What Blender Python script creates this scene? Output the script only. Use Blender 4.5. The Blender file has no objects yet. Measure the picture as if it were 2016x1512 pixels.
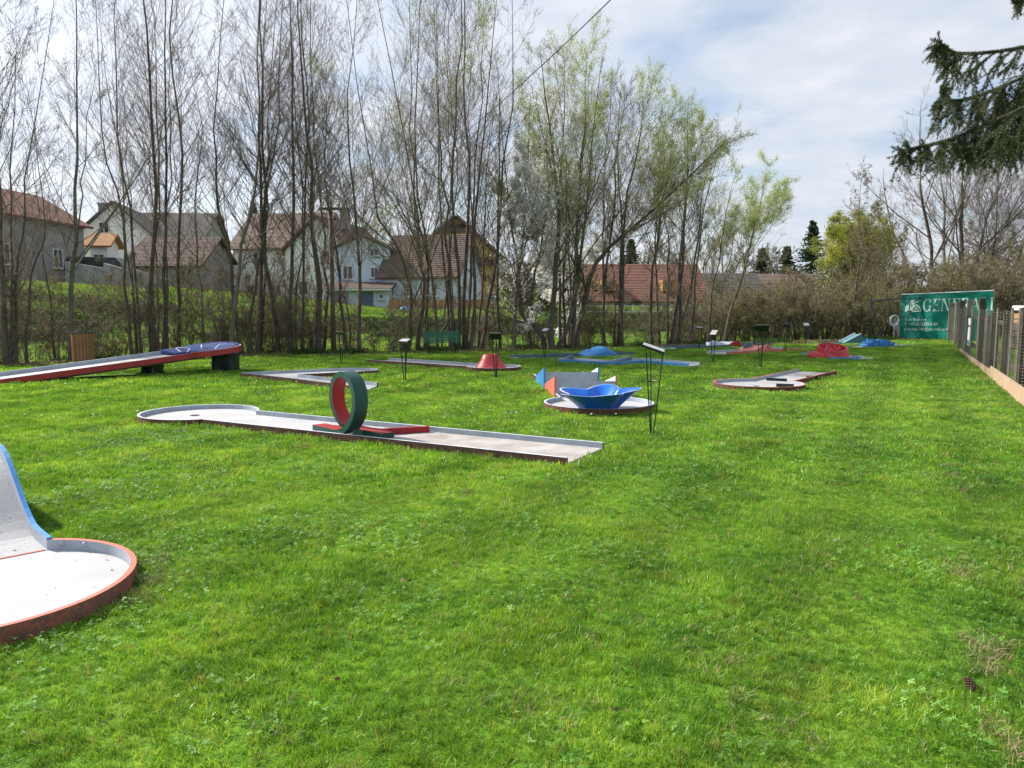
import bpy, math, random
import numpy as np
from mathutils import Vector, Matrix, noise as mnoise
R = math.radians
PI = math.pi
sc = bpy.context.scene
col = sc.collection
# ------------------------------------------------------------------ camera
HCAM = 1.53
PITCH = math.atan(156 / 1500)
cd = bpy.data.cameras.new('camera'); cam = bpy.data.objects.new('camera', cd); col.objects.link(cam)
cam.location = (0, 0, HCAM); cam.rotation_euler = (PI / 2 - PITCH, 0, 0)
cd.sensor_width = 36; cd.lens = 1500 / 2016 * 36; cd.clip_start = 0.05; cd.clip_end = 2000
sc.camera = cam
# ------------------------------------------------------------------ light
SUN_AZ = R(-62)      # clockwise from +Y
SUN_EL = R(37)
world = bpy.data.worlds.new('World'); sc.world = world; world.use_nodes = True
nt = world.node_tree; nt.nodes.clear()
def N(t, typ, **kw):
    n = t.nodes.new(typ)
    for k, v in kw.items(): setattr(n, k, v)
    return n
out = N(nt, 'ShaderNodeOutputWorld')
sky = N(nt, 'ShaderNodeTexSky', sky_type='NISHITA', sun_disc=False)
sky.sun_elevation = SUN_EL; sky.sun_rotation = SUN_AZ; sky.air_density = 1.0; sky.dust_density = 1.4; sky.ozone_density = 1.0
bg1 = N(nt, 'ShaderNodeBackground'); bg1.inputs['Strength'].default_value = 0.10
bg2 = N(nt, 'ShaderNodeBackground'); bg2.inputs['Strength'].default_value = 1.0
tc = N(nt, 'ShaderNodeTexCoord'); sep = N(nt, 'ShaderNodeSeparateXYZ')
nt.links.new(tc.outputs['Generated'], sep.inputs[0])
def M_(t, op, a, b=None, c=None, clamp=False):
    n = N(t, 'ShaderNodeMath', operation=op, use_clamp=clamp)
    for i, v in enumerate((a, b, c)):
        if v is None: continue
        if isinstance(v, (int, float)): n.inputs[i].default_value = v
        else: t.links.new(v, n.inputs[i])
    return n.outputs[0]
# clouds lie on a flat layer: direction divided by its height
zc = M_(nt, 'MAXIMUM', M_(nt, 'ADD', sep.outputs[2], 0.14), 0.05)
cx = M_(nt, 'DIVIDE', sep.outputs[0], zc); cy = M_(nt, 'DIVIDE', sep.outputs[1], zc)
comb = N(nt, 'ShaderNodeCombineXYZ'); nt.links.new(cx, comb.inputs[0]); nt.links.new(cy, comb.inputs[1])
def ramp(t, fac, stops):
    r = N(t, 'ShaderNodeValToRGB'); e = r.color_ramp.elements
    while len(e) < len(stops): e.new(0.5)
    for i, (p, c) in enumerate(stops):
        e[i].position = p; e[i].color = c if len(c) == 4 else (*c, 1)
    t.links.new(fac, r.inputs[0]); return r.outputs[0]
n1 = N(nt, 'ShaderNodeTexNoise'); n1.inputs['Scale'].default_value = 1.5; n1.inputs['Detail'].default_value = 7; n1.inputs['Roughness'].default_value = .55
n1.inputs['Distortion'].default_value = .35
nt.links.new(comb.outputs[0], n1.inputs['Vector'])
n2 = N(nt, 'ShaderNodeTexNoise'); n2.inputs['Scale'].default_value = 3.1; n2.inputs['Detail'].default_value = 6; n2.inputs['Roughness'].default_value = .6
nt.links.new(comb.outputs[0], n2.inputs['Vector'])
cover = ramp(nt, n1.outputs['Fac'], [(0.36, (.30, .30, .30)), (0.50, (.9, .9, .9)), (.7, (1, 1, 1))])
tone = ramp(nt, n2.outputs['Fac'], [(0.30, (.60, .67, .79)), (0.50, (.70, .745, .83)), (.72, (.83, .85, .91))])
# brighter towards the sun (thin cloud glowing)
sd = (math.sin(SUN_AZ) * math.cos(SUN_EL), math.cos(SUN_AZ) * math.cos(SUN_EL), math.sin(SUN_EL))
vm = N(nt, 'ShaderNodeVectorMath', operation='DOT_PRODUCT'); nt.links.new(tc.outputs['Generated'], vm.inputs[0]); vm.inputs[1].default_value = sd
glow = M_(nt, 'POWER', M_(nt, 'MAXIMUM', vm.outputs['Value'], 0.0), 4.0)
gain = M_(nt, 'ADD', 0.60, M_(nt, 'MULTIPLY', glow, 0.42))
nt.links.new(gain, bg2.inputs['Strength'])
nt.links.new(tone, bg2.inputs['Color']); nt.links.new(sky.outputs[0], bg1.inputs['Color'])
mx = N(nt, 'ShaderNodeMixShader'); nt.links.new(cover, mx.inputs[0]); nt.links.new(bg1.outputs[0], mx.inputs[1]); nt.links.new(bg2.outputs[0], mx.inputs[2])
nt.links.new(mx.outputs[0], out.inputs[0])
sl = bpy.data.lights.new('sun', 'SUN'); sl.energy = 4.6; sl.angle = R(1.6); sl.color = (1, .94, .84)
so = bpy.data.objects.new('sun', sl); col.objects.link(so); so.location = (-20, 12, 20)
so.rotation_euler = Vector(sd).to_track_quat('Z', 'Y').to_euler()
sc.view_settings.view_transform = 'Standard'; sc.view_settings.look = 'None'; sc.view_settings.gamma = 1
sc.view_settings.exposure = 0.85
sc.cycles.max_bounces = 6; sc.cycles.transparent_max_bounces = 8
# ------------------------------------------------------------------ pixel (of the 2016 px photograph) to place
CP, SP = math.cos(PITCH), math.sin(PITCH)
def ray(px, py):
    xc = (px - 1008) / 1500; yc = (756 - py) / 1500
    return Vector((xc, CP + yc * SP, -SP + yc * CP))
CAMP = Vector((0, 0, HCAM))
def gnd(px, py, z=0.0):
    r = ray(px, py); return CAMP + r * ((z - HCAM) / r.z)
def at(px, py, d):
    r = ray(px, py); return CAMP + r * (d / r.y)
# ------------------------------------------------------------------ object helpers
def tag(o, label=None, cat=None, group=None, kind=None):
    if label: o['label'] = label
    if cat: o['category'] = cat
    if group: o['group'] = group
    if kind: o['kind'] = kind
    return o
def empty(name, loc, label, cat, group=None, rz=0):
    o = bpy.data.objects.new(name, None); col.objects.link(o); o.location = loc; o.rotation_euler = (0, 0, rz)
    o.empty_display_size = .1
    return tag(o, label, cat, group)
class MB:
    """collects plain shapes (local coordinates) into one mesh"""
    def __init__(s): s.v = []; s.f = []; s.m = []
    def add(s, vs, fs, mi=0):
        b = len(s.v); s.v += [tuple(v) for v in vs]; s.f += [tuple(b + i for i in f) for f in fs]; s.m += [mi] * len(fs); return s
    def box(s, c, d, rz=0, mi=0, M=None):
        hx, hy, hz = d[0] / 2, d[1] / 2, d[2] / 2
        vs = [Vector((x, y, z)) for x in (-hx, hx) for y in (-hy, hy) for z in (-hz, hz)]
        rm = M if M is not None else Matrix.Rotation(rz, 3, 'Z')
        vs = [rm @ v + Vector(c) for v in vs]
        return s.add(vs, [(0, 1, 3, 2), (4, 6, 7, 5), (0, 4, 5, 1), (2, 3, 7, 6), (0, 2, 6, 4), (1, 5, 7, 3)], mi)
    def tube(s, pts, r, n=6, mi=0, cap=True):
        pts = [Vector(p) for p in pts]; rings = []
        rs = r if isinstance(r, (list, tuple)) else [r] * len(pts)
        prev = None
        for i, p in enumerate(pts):
            t = (pts[min(i + 1, len(pts) - 1)] - pts[max(i - 1, 0)]).normalized()
            if prev is None:
                a = t.cross(Vector((0, 0, 1)))
                if a.length < .1: a = t.cross(Vector((0, 1, 0)))
            else: a = prev - t * prev.dot(t)
            a.normalize(); prev = a; b = t.cross(a)
            rings.append([p + (a * math.cos(2 * PI * k / n) + b * math.sin(2 * PI * k / n)) * rs[i] for k in range(n)])
        vs = [v for rg in rings for v in rg]; fs = []
        for i in range(len(pts) - 1):
            for k in range(n):
                k2 = (k + 1) % n; fs.append((i * n + k, i * n + k2, (i + 1) * n + k2, (i + 1) * n + k))
        if cap: fs += [tuple(range(n))[::-1], tuple((len(pts) - 1) * n + k for k in range(n))]
        return s.add(vs, fs, mi)
    def lathe(s, prof, n=32, c=(0, 0, 0), mi=0, arc=None):
        """prof: (r, z) points"""
        vs = []; m = len(prof)
        for k in range(n):
            a = 2 * PI * k / n
            for r, z in prof: vs.append((c[0] + r * math.cos(a), c[1] + r * math.sin(a), c[2] + z))
        fs = []
        for k in range(n):
            k2 = (k + 1) % n
            for i in range(m - 1): fs.append((k * m + i, k2 * m + i, k2 * m + i + 1, k * m + i + 1))
        return s.add(vs, fs, mi)
    def prism(s, poly, z0, z1, mi=0):
        n = len(poly); vs = [(p[0], p[1], z0) for p in poly] + [(p[0], p[1], z1) for p in poly]
        fs = [tuple(range(n))[::-1], tuple(range(n, 2 * n))] + [(i, (i + 1) % n, n + (i + 1) % n, n + i) for i in range(n)]
        return s.add(vs, fs, mi)
    def build(s, name, mats, parent=None, smooth=False, loc=None, bevel=0):
        me = bpy.data.meshes.new(name); me.from_pydata(s.v, [], s.f)
        if not isinstance(mats, (list, tuple)): mats = [mats]
        for m in mats: me.materials.append(m)
        if len(mats) > 1: me.polygons.foreach_set('material_index', s.m)
        if smooth:
            me.polygons.foreach_set('use_smooth', [True] * len(me.polygons))
        me.validate(); me.update()
        o = bpy.data.objects.new(name, me); col.objects.link(o)
        if parent: o.parent = parent
        if loc is not None: o.location = loc
        if bevel:
            b = o.modifiers.new('b', 'BEVEL'); b.width = bevel; b.segments = 2; b.limit_method = 'ANGLE'; b.angle_limit = R(40)
        if smooth and bevel == 0:
            try: me.shade_smooth_by_angle(angle=R(45)) if hasattr(me, 'shade_smooth_by_angle') else None
            except Exception: pass
        return o
def np_mesh(name, V, quads=None, tris=None, mats=None, parent=None, mi=None, smooth=False):
    me = bpy.data.meshes.new(name); V = np.asarray(V, dtype=np.float32)
    nq = 0 if quads is None else len(quads); ntr = 0 if tris is None else len(tris)
    me.vertices.add(len(V)); me.vertices.foreach_set('co', V.ravel())
    loops = []; 
    if nq: loops.append(np.asarray(quads).ravel())
    if ntr: loops.append(np.asarray(tris).ravel())
    L = np.concatenate(loops).astype(np.int32)
    me.loops.add(len(L)); me.loops.foreach_set('vertex_index', L)
    me.polygons.add(nq + ntr)
    st = np.concatenate([np.arange(nq) * 4, nq * 4 + np.arange(ntr) * 3]).astype(np.int32)
    me.polygons.foreach_set('loop_start', st)
    if mi is not None: me.polygons.foreach_set('material_index', np.asarray(mi, dtype=np.int32))
    if smooth: me.polygons.foreach_set('use_smooth', np.ones(nq + ntr, dtype=bool))
    for m in (mats if isinstance(mats, (list, tuple)) else [mats]): me.materials.append(m)
    me.update(calc_edges=True)
    o = bpy.data.objects.new(name, me)
    col.objects.link(o)
    if parent: o.parent = parent
    return o
# ------------------------------------------------------------------ materials
def mat(name, c1, c2=None, scale=6.0, rough=.6, bump=0.0, bscale=60.0, transl=0.0, tcol=None, spec=.4, rnd=0.0, spots=None, spot_scale=30, spot_lo=.62, metal=0, coord='Object', detail=5):
    m = bpy.data.materials.new(name); m.use_nodes = True; t = m.node_tree; b = t.nodes['Principled BSDF']
    b.inputs['Roughness'].default_value = rough; b.inputs['Specular IOR Level'].default_value = spec; b.inputs['Metallic'].default_value = metal
    tcn = N(t, 'ShaderNodeTexCoord'); co = tcn.outputs[coord]
    c2 = c2 or tuple(x * .8 for x in c1)
    nz = N(t, 'ShaderNodeTexNoise'); nz.inputs['Scale'].default_value = scale; nz.inputs['Detail'].default_value = detail; nz.inputs['Roughness'].default_value = .62
    t.links.new(co, nz.inputs['Vector'])
    c = ramp(t, nz.outputs['Fac'], [(.32, c2), (.66, c1)])
    if spots:
        n2 = N(t, 'ShaderNodeTexNoise'); n2.inputs['Scale'].default_value = spot_scale; n2.inputs['Detail'].default_value = 4; n2.inputs['Roughness'].default_value = .7
        t.links.new(co, n2.inputs['Vector'])
        f = ramp(t, n2.outputs['Fac'], [(spot_lo, (0, 0, 0)), (spot_lo + .07, (1, 1, 1))])
        mm = N(t, 'ShaderNodeMixRGB'); t.links.new(f, mm.inputs[0]); t.links.new(c, mm.inputs[1]); mm.inputs[2].default_value = (*spots, 1); c = mm.outputs[0]
    if rnd:
        oi = N(t, 'ShaderNodeObjectInfo'); h = N(t, 'ShaderNodeHueSaturation')
        t.links.new(M_(t, 'ADD', 1 - rnd, M_(t, 'MULTIPLY', oi.outputs['Random'], 2 * rnd)), h.inputs['Value']); t.links.new(c, h.inputs['Color']); c = h.outputs[0]
    t.links.new(c, b.inputs['Base Color'])
    if bump:
        n3 = N(t, 'ShaderNodeTexNoise'); n3.inputs['Scale'].default_value = bscale; n3.inputs['Detail'].default_value = 4
        t.links.new(co, n3.inputs['Vector']); bp = N(t, 'ShaderNodeBump'); bp.inputs['Strength'].default_value = bump; bp.inputs['Distance'].default_value = .02
        t.links.new(n3.outputs['Fac'], bp.inputs['Height']); t.links.new(bp.outputs[0], b.inputs['Normal'])
    if transl:
        tr = N(t, 'ShaderNodeBsdfTranslucent'); mxs = N(t, 'ShaderNodeMixShader'); mxs.inputs[0].default_value = transl
        if tcol:
            mc = N(t, 'ShaderNodeMixRGB'); mc.blend_type = 'MULTIPLY'; mc.inputs[0].default_value = 1; t.links.new(c, mc.inputs[1]); mc.inputs[2].default_value = (*tcol, 1); t.links.new(mc.outputs[0], tr.inputs[0])
        else: t.links.new(c, tr.inputs[0])
        t.links.new(b.outputs[0], mxs.inputs[1]); t.links.new(tr.outputs[0], mxs.inputs[2])
        t.links.new(mxs.outputs[0], t.nodes['Material Output'].inputs[0])
    return m
# ------------------------------------------------------------------ terrain
EDGE = [gnd(*p) for p in ((-700, 742), (-250, 730), (20, 724), (180, 712), (300, 706), (500, 702), (700, 700), (850, 695), (1100, 690), (1300, 684), (1500, 678), (1680, 674), (1800, 670), (1990, 668))]
EX = np.array([p.x for p in EDGE]); EY = np.array([p.y for p in EDGE])
def edge_y(x): return np.interp(x, EX, EY)
def sst(a, b, v):
    t = np.clip((v - a) / (b - a), 0, 1); return t * t * (3 - 2 * t)
def terrain(x, y):
    x = np.asarray(x, float); y = np.asarray(y, float)
    s = y - edge_y(x)
    left = sst(-8, -26, x) if False else np.clip((-x - 8) / 16, 0, 1)
    top = 1.15 + 1.45 * left + .7 * np.clip(x / 14, 0, 1)
    z = top * sst(13 - 4 * left, 25 - 2 * left, s)
    z = z - .25 * sst(1, 4, s) * (1 - sst(7, 12, s))
    z = z + np.clip(s - 26, 0, 400) * .012
    z = z * (1 - .9 * sst(14, 22, x) * (1 - sst(26, 60, s)))
    z = z + sst(110, 240, s) * 3
    return z
xs = np.concatenate([np.arange(-170, -45, 5.0), np.arange(-45, 48, .75), np.arange(48, 190, 5.0)])
ys = np.concatenate([np.arange(-12, 60, .75), np.arange(60, 120, 2.5), np.arange(120, 300, 12.)])
GX, GY = np.meshgrid(xs, ys)
GZ = terrain(GX, GY)
rngt = np.random.default_rng(5)
GZ = GZ + rngt.normal(0, .03, GZ.shape) * (GY - edge_y(GX) > 2)
V = np.stack([GX, GY, GZ], -1).reshape(-1, 3); nx, ny = len(xs), len(ys)
I = (np.arange(ny - 1)[:, None] * nx + np.arange(nx - 1)[None]).ravel()
Q = np.stack([I, I + 1, I + nx + 1, I + nx], 1)
def ground_mat():
    m = bpy.data.materials.new('lawn_ground'); m.use_nodes = True; t = m.node_tree; b = t.nodes['Principled BSDF']; b.inputs['Roughness'].default_value = .9; b.inputs['Specular IOR Level'].default_value = .1
    g = N(t, 'ShaderNodeNewGeometry'); 
    def nz(s, d=5, r=.6):
        n = N(t, 'ShaderNodeTexNoise'); n.inputs['Scale'].default_value = s; n.inputs['Detail'].default_value = d; n.inputs['Roughness'].default_value = r; t.links.new(g.outputs['Position'], n.inputs['Vector']); return n.outputs['Fac']
    c = ramp(t, nz(.9), [(.34, (.085, .20, .018)), (.52, (.13, .27, .022)), (.68, (.19, .33, .03))])
    c2 = ramp(t, nz(14, 6, .7), [(.3, (.22, .26, .12)), (.62, (1, 1, 1))])
    mm = N(t, 'ShaderNodeMixRGB'); mm.blend_type = 'MULTIPLY'; mm.inputs[0].default_value = .75; t.links.new(c, mm.inputs[1]); t.links.new(c2, mm.inputs[2])
    t.links.new(mm.outputs[0], b.inputs['Base Color'])
    bp = N(t, 'ShaderNodeBump'); bp.inputs['Strength'].default_value = .8; bp.inputs['Distance'].default_value = .05; t.links.new(nz(30), bp.inputs['Height']); t.links.new(bp.outputs[0], b.inputs['Normal'])
    return m
GROUND_MAT = ground_mat()
ground = np_mesh('ground', V, Q, None, GROUND_MAT, smooth=True); tag(ground, kind='structure')
# ------------------------------------------------------------------ materials of the lanes
M_floor = mat('cement_white', (.43, .435, .46), (.34, .335, .34), scale=2.2, rough=.7, bump=.15, bscale=90, spots=(.24, .21, .18), spot_scale=34, spot_lo=.67)
M_dirty = mat('cement_stained', (.42, .40, .39), (.26, .22, .20), scale=2.5, rough=.8, bump=.2, bscale=120, spots=(.18, .15, .12), spot_scale=40, spot_lo=.6)
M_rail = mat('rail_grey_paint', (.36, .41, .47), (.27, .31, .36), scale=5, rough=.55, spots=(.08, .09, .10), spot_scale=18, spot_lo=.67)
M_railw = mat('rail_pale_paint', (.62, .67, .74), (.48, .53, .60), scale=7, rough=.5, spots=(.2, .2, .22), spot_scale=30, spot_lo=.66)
M_rust = mat('rail_rusty_red', (.20, .07, .045), (.085, .045, .032), scale=9, rough=.85, bump=.4, bscale=70, spots=(.05, .035, .028), spot_scale=22, spot_lo=.52)
M_redtop = mat('rail_red_paint', (.62, .16, .11), (.50, .13, .10), scale=14, rough=.5, spots=(.3, .22, .2), spot_scale=45, spot_lo=.64)
M_red = mat('red_paint', (.36, .012, .018), (.26, .010, .014), scale=3, rough=.5, spots=(.12, .05, .045), spot_scale=28, spot_lo=.66)
M_pinkred = mat('red_fibreglass', (.50, .035, .048), (.42, .026, .036), scale=2, rough=.42, spots=(.62, .14, .13), spot_scale=10, spot_lo=.62)
M_salmon = mat('salmon_paint', (.66, .24, .19), (.55, .17, .13), scale=8, rough=.5)
M_green = mat('green_paint', (.006, .065, .050), (.005, .048, .038), scale=3, rough=.42, spots=(.10, .15, .14), spot_scale=30, spot_lo=.70)
M_teal = mat('teal_paint', (.06, .19, .20), (.045, .14, .15), scale=3, rough=.5, spots=(.02, .06, .07), spot_scale=18, spot_lo=.66)
M_blue = mat('blue_fibreglass', (.012, .14, .58), (.01, .10, .44), scale=2, rough=.3, spots=(.08, .22, .55), spot_scale=14, spot_lo=.64)
M_bluep = mat('blue_paint', (.05, .25, .60), (.04, .18, .45), scale=6, rough=.45, spots=(.3, .4, .5), spot_scale=45, spot_lo=.68)
M_navy = mat('navy_cloth', (.01, .04, .20), (.008, .03, .14), scale=4, rough=.75, bump=.3, bscale=25)
M_dkrail = mat('blue_grey_rail', (.09, .14, .19), (.06, .10, .14), scale=5, rough=.6, spots=(.25, .3, .33), spot_scale=30, spot_lo=.68)
M_tarp = mat('dark_green_tarp', (.008, .022, .024), (.005, .012, .014), scale=4, rough=.38, bump=.6, bscale=9)
M_black = mat('black_metal', (.012, .013, .014), (.02, .02, .02), scale=20, rough=.45)
M_stand = mat('dark_green_metal', (.006, .018, .013), (.01, .014, .01), scale=20, rough=.45)
M_board = mat('aluminium_board', (.46, .46, .49), (.38, .38, .4), scale=8, rough=.35)
M_bolt = mat('zinc_bolt', (.42, .44, .46), (.3, .31, .33), rough=.4, metal=.5)
M_hole = mat('hole_dark', (.01, .01, .01), rough=.9)
M_under = mat('old_board_underside', (.17, .13, .10), (.09, .07, .05), scale=5, rough=.9, bump=.3)
LANE_POLYS = []
FZ = .022; RH = .082; RT = .030      # floor level, rail height, rail thickness

def rail_mesh(path, inward, z0=0.0, h=RH, th=RT, zf=None, base=-.03):
    """path: list of 2D points of the rail's inner face; inward: +1 when the lane lies to the left of the path.
    material slots: 0 inner, 1 top, 2 outer"""
    P = [Vector((p[0], p[1])) for p in path]; n = len(P); off = []
    for i in range(n):
        a = P[max(i - 1, 0)]; b = P[min(i + 1, n - 1)]; t = (b - a).normalized(); nr = Vector((t.y, -t.x)) * inward
        k = 1.0
        if 0 < i < n - 1:
            t1 = (P[i] - a).normalized(); n1_ = Vector((t1.y, -t1.x)) * inward; k = 1 / max(.5, n1_.dot(nr))
        off.append(P[i] + nr * th * k)
    zz = zf if zf is not None else (lambda i: z0)
    m = MB(); vs = []
    for i in range(n):
        z = zz(i)
        lo = base if zf is None else z - .03
        vs += [(P[i].x, P[i].y, lo), (P[i].x, P[i].y, z + h), (off[i].x, off[i].y, z + h), (off[i].x, off[i].y, lo)]
    m.v = vs
    for i in range(n - 1):
        a = 4 * i; b = a + 4
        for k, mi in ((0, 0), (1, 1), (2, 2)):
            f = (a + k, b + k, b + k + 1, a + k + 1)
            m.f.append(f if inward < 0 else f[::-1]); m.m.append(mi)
    for i in (0, 4 * (n - 1)):
        m.f.append((i, i + 1, i + 2, i + 3)); m.m.append(2)
    return m

class Lane:
    """Straight lane from `start` (middle of the tee end) to the centre of a round target; local frame: x along, y left, origin at start."""
    def __init__(s, name, label, start, center, width, r, mats, cat='minigolf lane', floor=None, hole=True, rails=(True, True, True), rail_h=RH, group='minigolf lanes on the lawn', joint=True, bolts=True):
        s.start = Vector((start[0], start[1], 0)); c = Vector((center[0], center[1], 0)); u = c - s.start
        s.L = u.length; s.rz = math.atan2(u.y, u.x); s.w = width; s.r = r
        s.root = empty(name, s.start, label, cat, group, s.rz)
        hw = width / 2; a0 = math.asin(hw / r) if r else 0
        s.arc = [(s.L + r * math.cos(a), r * math.sin(a)) for a in np.linspace(-PI + a0, PI - a0, 44)] if r else []
        xj = s.L - (math.sqrt(r * r - hw * hw) if r else 0); s.xj = xj
        poly = [(0, -hw)] + s.arc + [(0, hw)] if r else [(0, -hw), (s.L, -hw), (s.L, hw), (0, hw)]
        m = MB()
        m.prism([(0, -hw), (xj, -hw), (xj, hw), (0, hw)], -.03, FZ); fl = m.build('floor', floor or M_floor, s.root)
        if r:
            m = MB(); m.prism([(p[0] + .004, p[1]) for p in s.arc], -.03, FZ - .002); m.build('target_floor', M_floor, s.root)
            if hole:
                h = MB(); h.lathe([(.0, .004), (.05, .004), (.056, .006), (.062, .002)], 20, (s.L + .1, 0, FZ - .002)); h.build('hole', M_hole, s.root)
        s.mats = mats
        if rails[0]: s.rail([(0, -hw), (xj, -hw)], 1, rail_h)
        if rails[1]: s.rail([(0, hw), (xj, hw)], -1, rail_h)
        if r and rails[2]: s.rail(s.arc, 1, rail_h)
        if bolts:
            for sd_ in (-1, 1):
                for q in (xj - .16, xj - .34, xj * .5 - .1, xj * .5 + .1):
                    b = MB(); b.lathe([(0, .008), (.009, .007), (.011, 0)], 8); o = b.build('bolt', M_bolt, s.root); o.rotation_euler = (PI / 2 * sd_, 0, 0); o.location = (q, sd_ * (hw - .001), FZ + .04)
        s.world_poly(poly)
    def rail(s, path, inward, h=RH, th=RT, mats=None, **k):
        # subdivide slightly and let the top wander a little, as old bent steel does
        o = rail_mesh(path, inward, h=h, th=th, **k).build('rail', mats or s.mats, s.root); return o
    def world_poly(s, poly, grow=.05):
        M = Matrix.Rotation(s.rz, 3, 'Z'); P = [M @ Vector((p[0], p[1], 0)) + s.start for p in poly]
        c = sum(P, Vector()) / len(P)
        LANE_POLYS.append(np.array([[p.x, p.y] for p in P]))
    def tf(s, p):
        q = Matrix.Rotation(-s.rz, 3, 'Z') @ (Vector((p[0], p[1], 0)) - s.start); return q

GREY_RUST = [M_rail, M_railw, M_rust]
# ---- lane with the loop (front)
A = gnd(1105, 914); B = gnd(1199, 889)
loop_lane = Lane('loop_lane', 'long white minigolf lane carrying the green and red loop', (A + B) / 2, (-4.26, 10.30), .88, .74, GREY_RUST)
L = loop_lane
# worn brown area near the tee as its own floor panel
m = MB(); m.prism([(.0, -.42), (2.3, -.42), (2.3, .42), (.0, .42)], FZ, FZ + .004); m.build('tee_panel', M_dirty, L.root)
m = MB(); m.box((3.2, 0, FZ + .001), (.006, .86, .004)); m.build('joint', M_under, L.root)
# loop: a helical band. built in lane frame
lc = L.tf(gnd(687, 861)); r0 = .295; bw = .17; th = .065
yaw = R(17)
bandm = MB(); nseg = 72; shift = .22
def loop_pt(a, rad):   # a from bottom, travelling up the far side
    return Vector((rad * math.sin(a), 0, r0 - rad * math.cos(a)))
cols_ = []
ctr = []
# centreline: tail in (from tee side), circle, tail out
seq = []
for k in range(5): seq.append((Vector((-.62 + k * .155 - .0, 0, 0)), Vector((0, 0, 1)), 0.0))
for k in range(nseg + 1):
    a = 2 * PI * k / nseg; p = Vector((r0 * math.sin(a), 0, r0 - r0 * math.cos(a))); nrm = Vector((-math.sin(a), 0, math.cos(a)))
    seq.append((p, nrm, k / nseg))
for k in range(1, 5): seq.append((Vector((k * .12, 0, 0)), Vector((0, 0, 1)), 1.0))
vs = []; fs = []; ms = []
for p, nr, s_ in seq:
    yo = -shift / 2 + shift * s_
    for (dy, off) in ((-bw / 2, 0), (bw / 2, 0), (bw / 2, -th), (-bw / 2, -th)):
        q = p + nr * off; vs.append((q.x, q.y + dy + yo, q.z + th))
for i in range(len(seq) - 1):
    a = 4 * i; b = a + 4
    for k, mi in ((0, 1), (1, 0), (2, 0), (3, 0)):
        k2 = (k + 1) % 4; fs.append((a + k, a + k2, b + k2, b + k)); ms.append(mi)
fs += [(0, 1, 2, 3), (4 * (len(seq) - 1) + 3, 4 * (len(seq) - 1) + 2, 4 * (len(seq) - 1) + 1, 4 * (len(seq) - 1))]; ms += [0, 0]
m = MB(); m.v = [tuple(v) for v in vs]; m.f = fs; m.m = ms
# lane x runs away from the tee; the loop faces the tee
lp = m.build('loop', [M_green, M_red], L.root, loc=(lc.x, lc.y, FZ + .028)); lp.rotation_euler = (0, 0, -yaw)
for P_, Q_, mt in (((755, 856), (845, 851), M_red), ((762, 858), (708, 852), M_red), ((630, 847), (676, 851), M_red)):
    a_ = L.tf(gnd(*P_, FZ)); b_ = L.tf(gnd(*Q_, FZ)); d_ = b_ - a_; mm_ = (a_ + b_) / 2
    m = MB(); m.box((mm_.x, mm_.y, FZ + .04), (d_.length, .05, .07), math.atan2(d_.y, d_.x)); m.build('guide_board', mt, L.root, bevel=.004)
a_ = L.tf(gnd(733, 852, FZ)); b_ = L.tf(gnd(744, 868, FZ)); d_ = b_ - a_; mm_ = (a_ + b_) / 2
m = MB(); m.box((mm_.x, mm_.y, FZ + .025), (d_.length, .055, .05), math.atan2(d_.y, d_.x)); m.build('guide_board', M_salmon, L.root, bevel=.004)
# ---- lane with blue bowl and two jump ramps
bowl_c = (gnd(1074, 803).x * .5 + gnd(1281, 800).x * .5, 11.35)
L = Lane('ramp_lane', 'minigolf lane with two jump ramps leading to a blue funnel bowl', gnd(1083, 746) + Vector((.16, .3, 0)), bowl_c, .96, .79, [M_rail, M_railw, M_rust], hole=False)
for px_l, py_b, px_r, topy, mt, lab in ((1093, 784, 1213, 751, M_redtop, 'red'), (1070, 764, 1170, 733, M_bluep, 'blue')):
    g = gnd(px_l, py_b); q = L.tf(g); zt = CAMP.z + ray(1150, topy).z * (g.y / ray(1150, topy).y)
    ww = .98; x1 = q.x; x0 = x1 - 1.25; hw = ww / 2; t_ = .03
    m = MB(); m.prism([(x0, -hw), (x1, -hw), (x1, hw), (x0, hw)], 0, FZ)
    m = MB(); pr = [(x0, FZ), (x1, zt), (x1, FZ)]
    m.add([(x, -hw, z) for x, z in pr] + [(x, hw, z) for x, z in pr], [(0, 1, 2), (5, 4, 3), (0, 3, 4, 1), (1, 4, 5, 2), (2, 5, 3, 0)]); m.build('ramp', [M_rail], L.root)
    for sgn in (-1, 1):
        y0 = sgn * hw; y1 = sgn * (hw + t_); m = MB(); pr = [(x0 - .1, 0), (x1 + .012, 0), (x1 + .012, zt + .085), (x0 - .1, .10)]
        vs = [(x, y0, z) for x, z in pr] + [(x, y1, z) for x, z in pr]
        m.add(vs, [(3, 2, 1, 0)], 1); m.add(vs, [(4, 5, 6, 7), (0, 1, 5, 4), (1, 2, 6, 5), (2, 3, 7, 6), (3, 0, 4, 7)], 0)
        m.build('side_board', [mt, M_railw], L.root)
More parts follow.
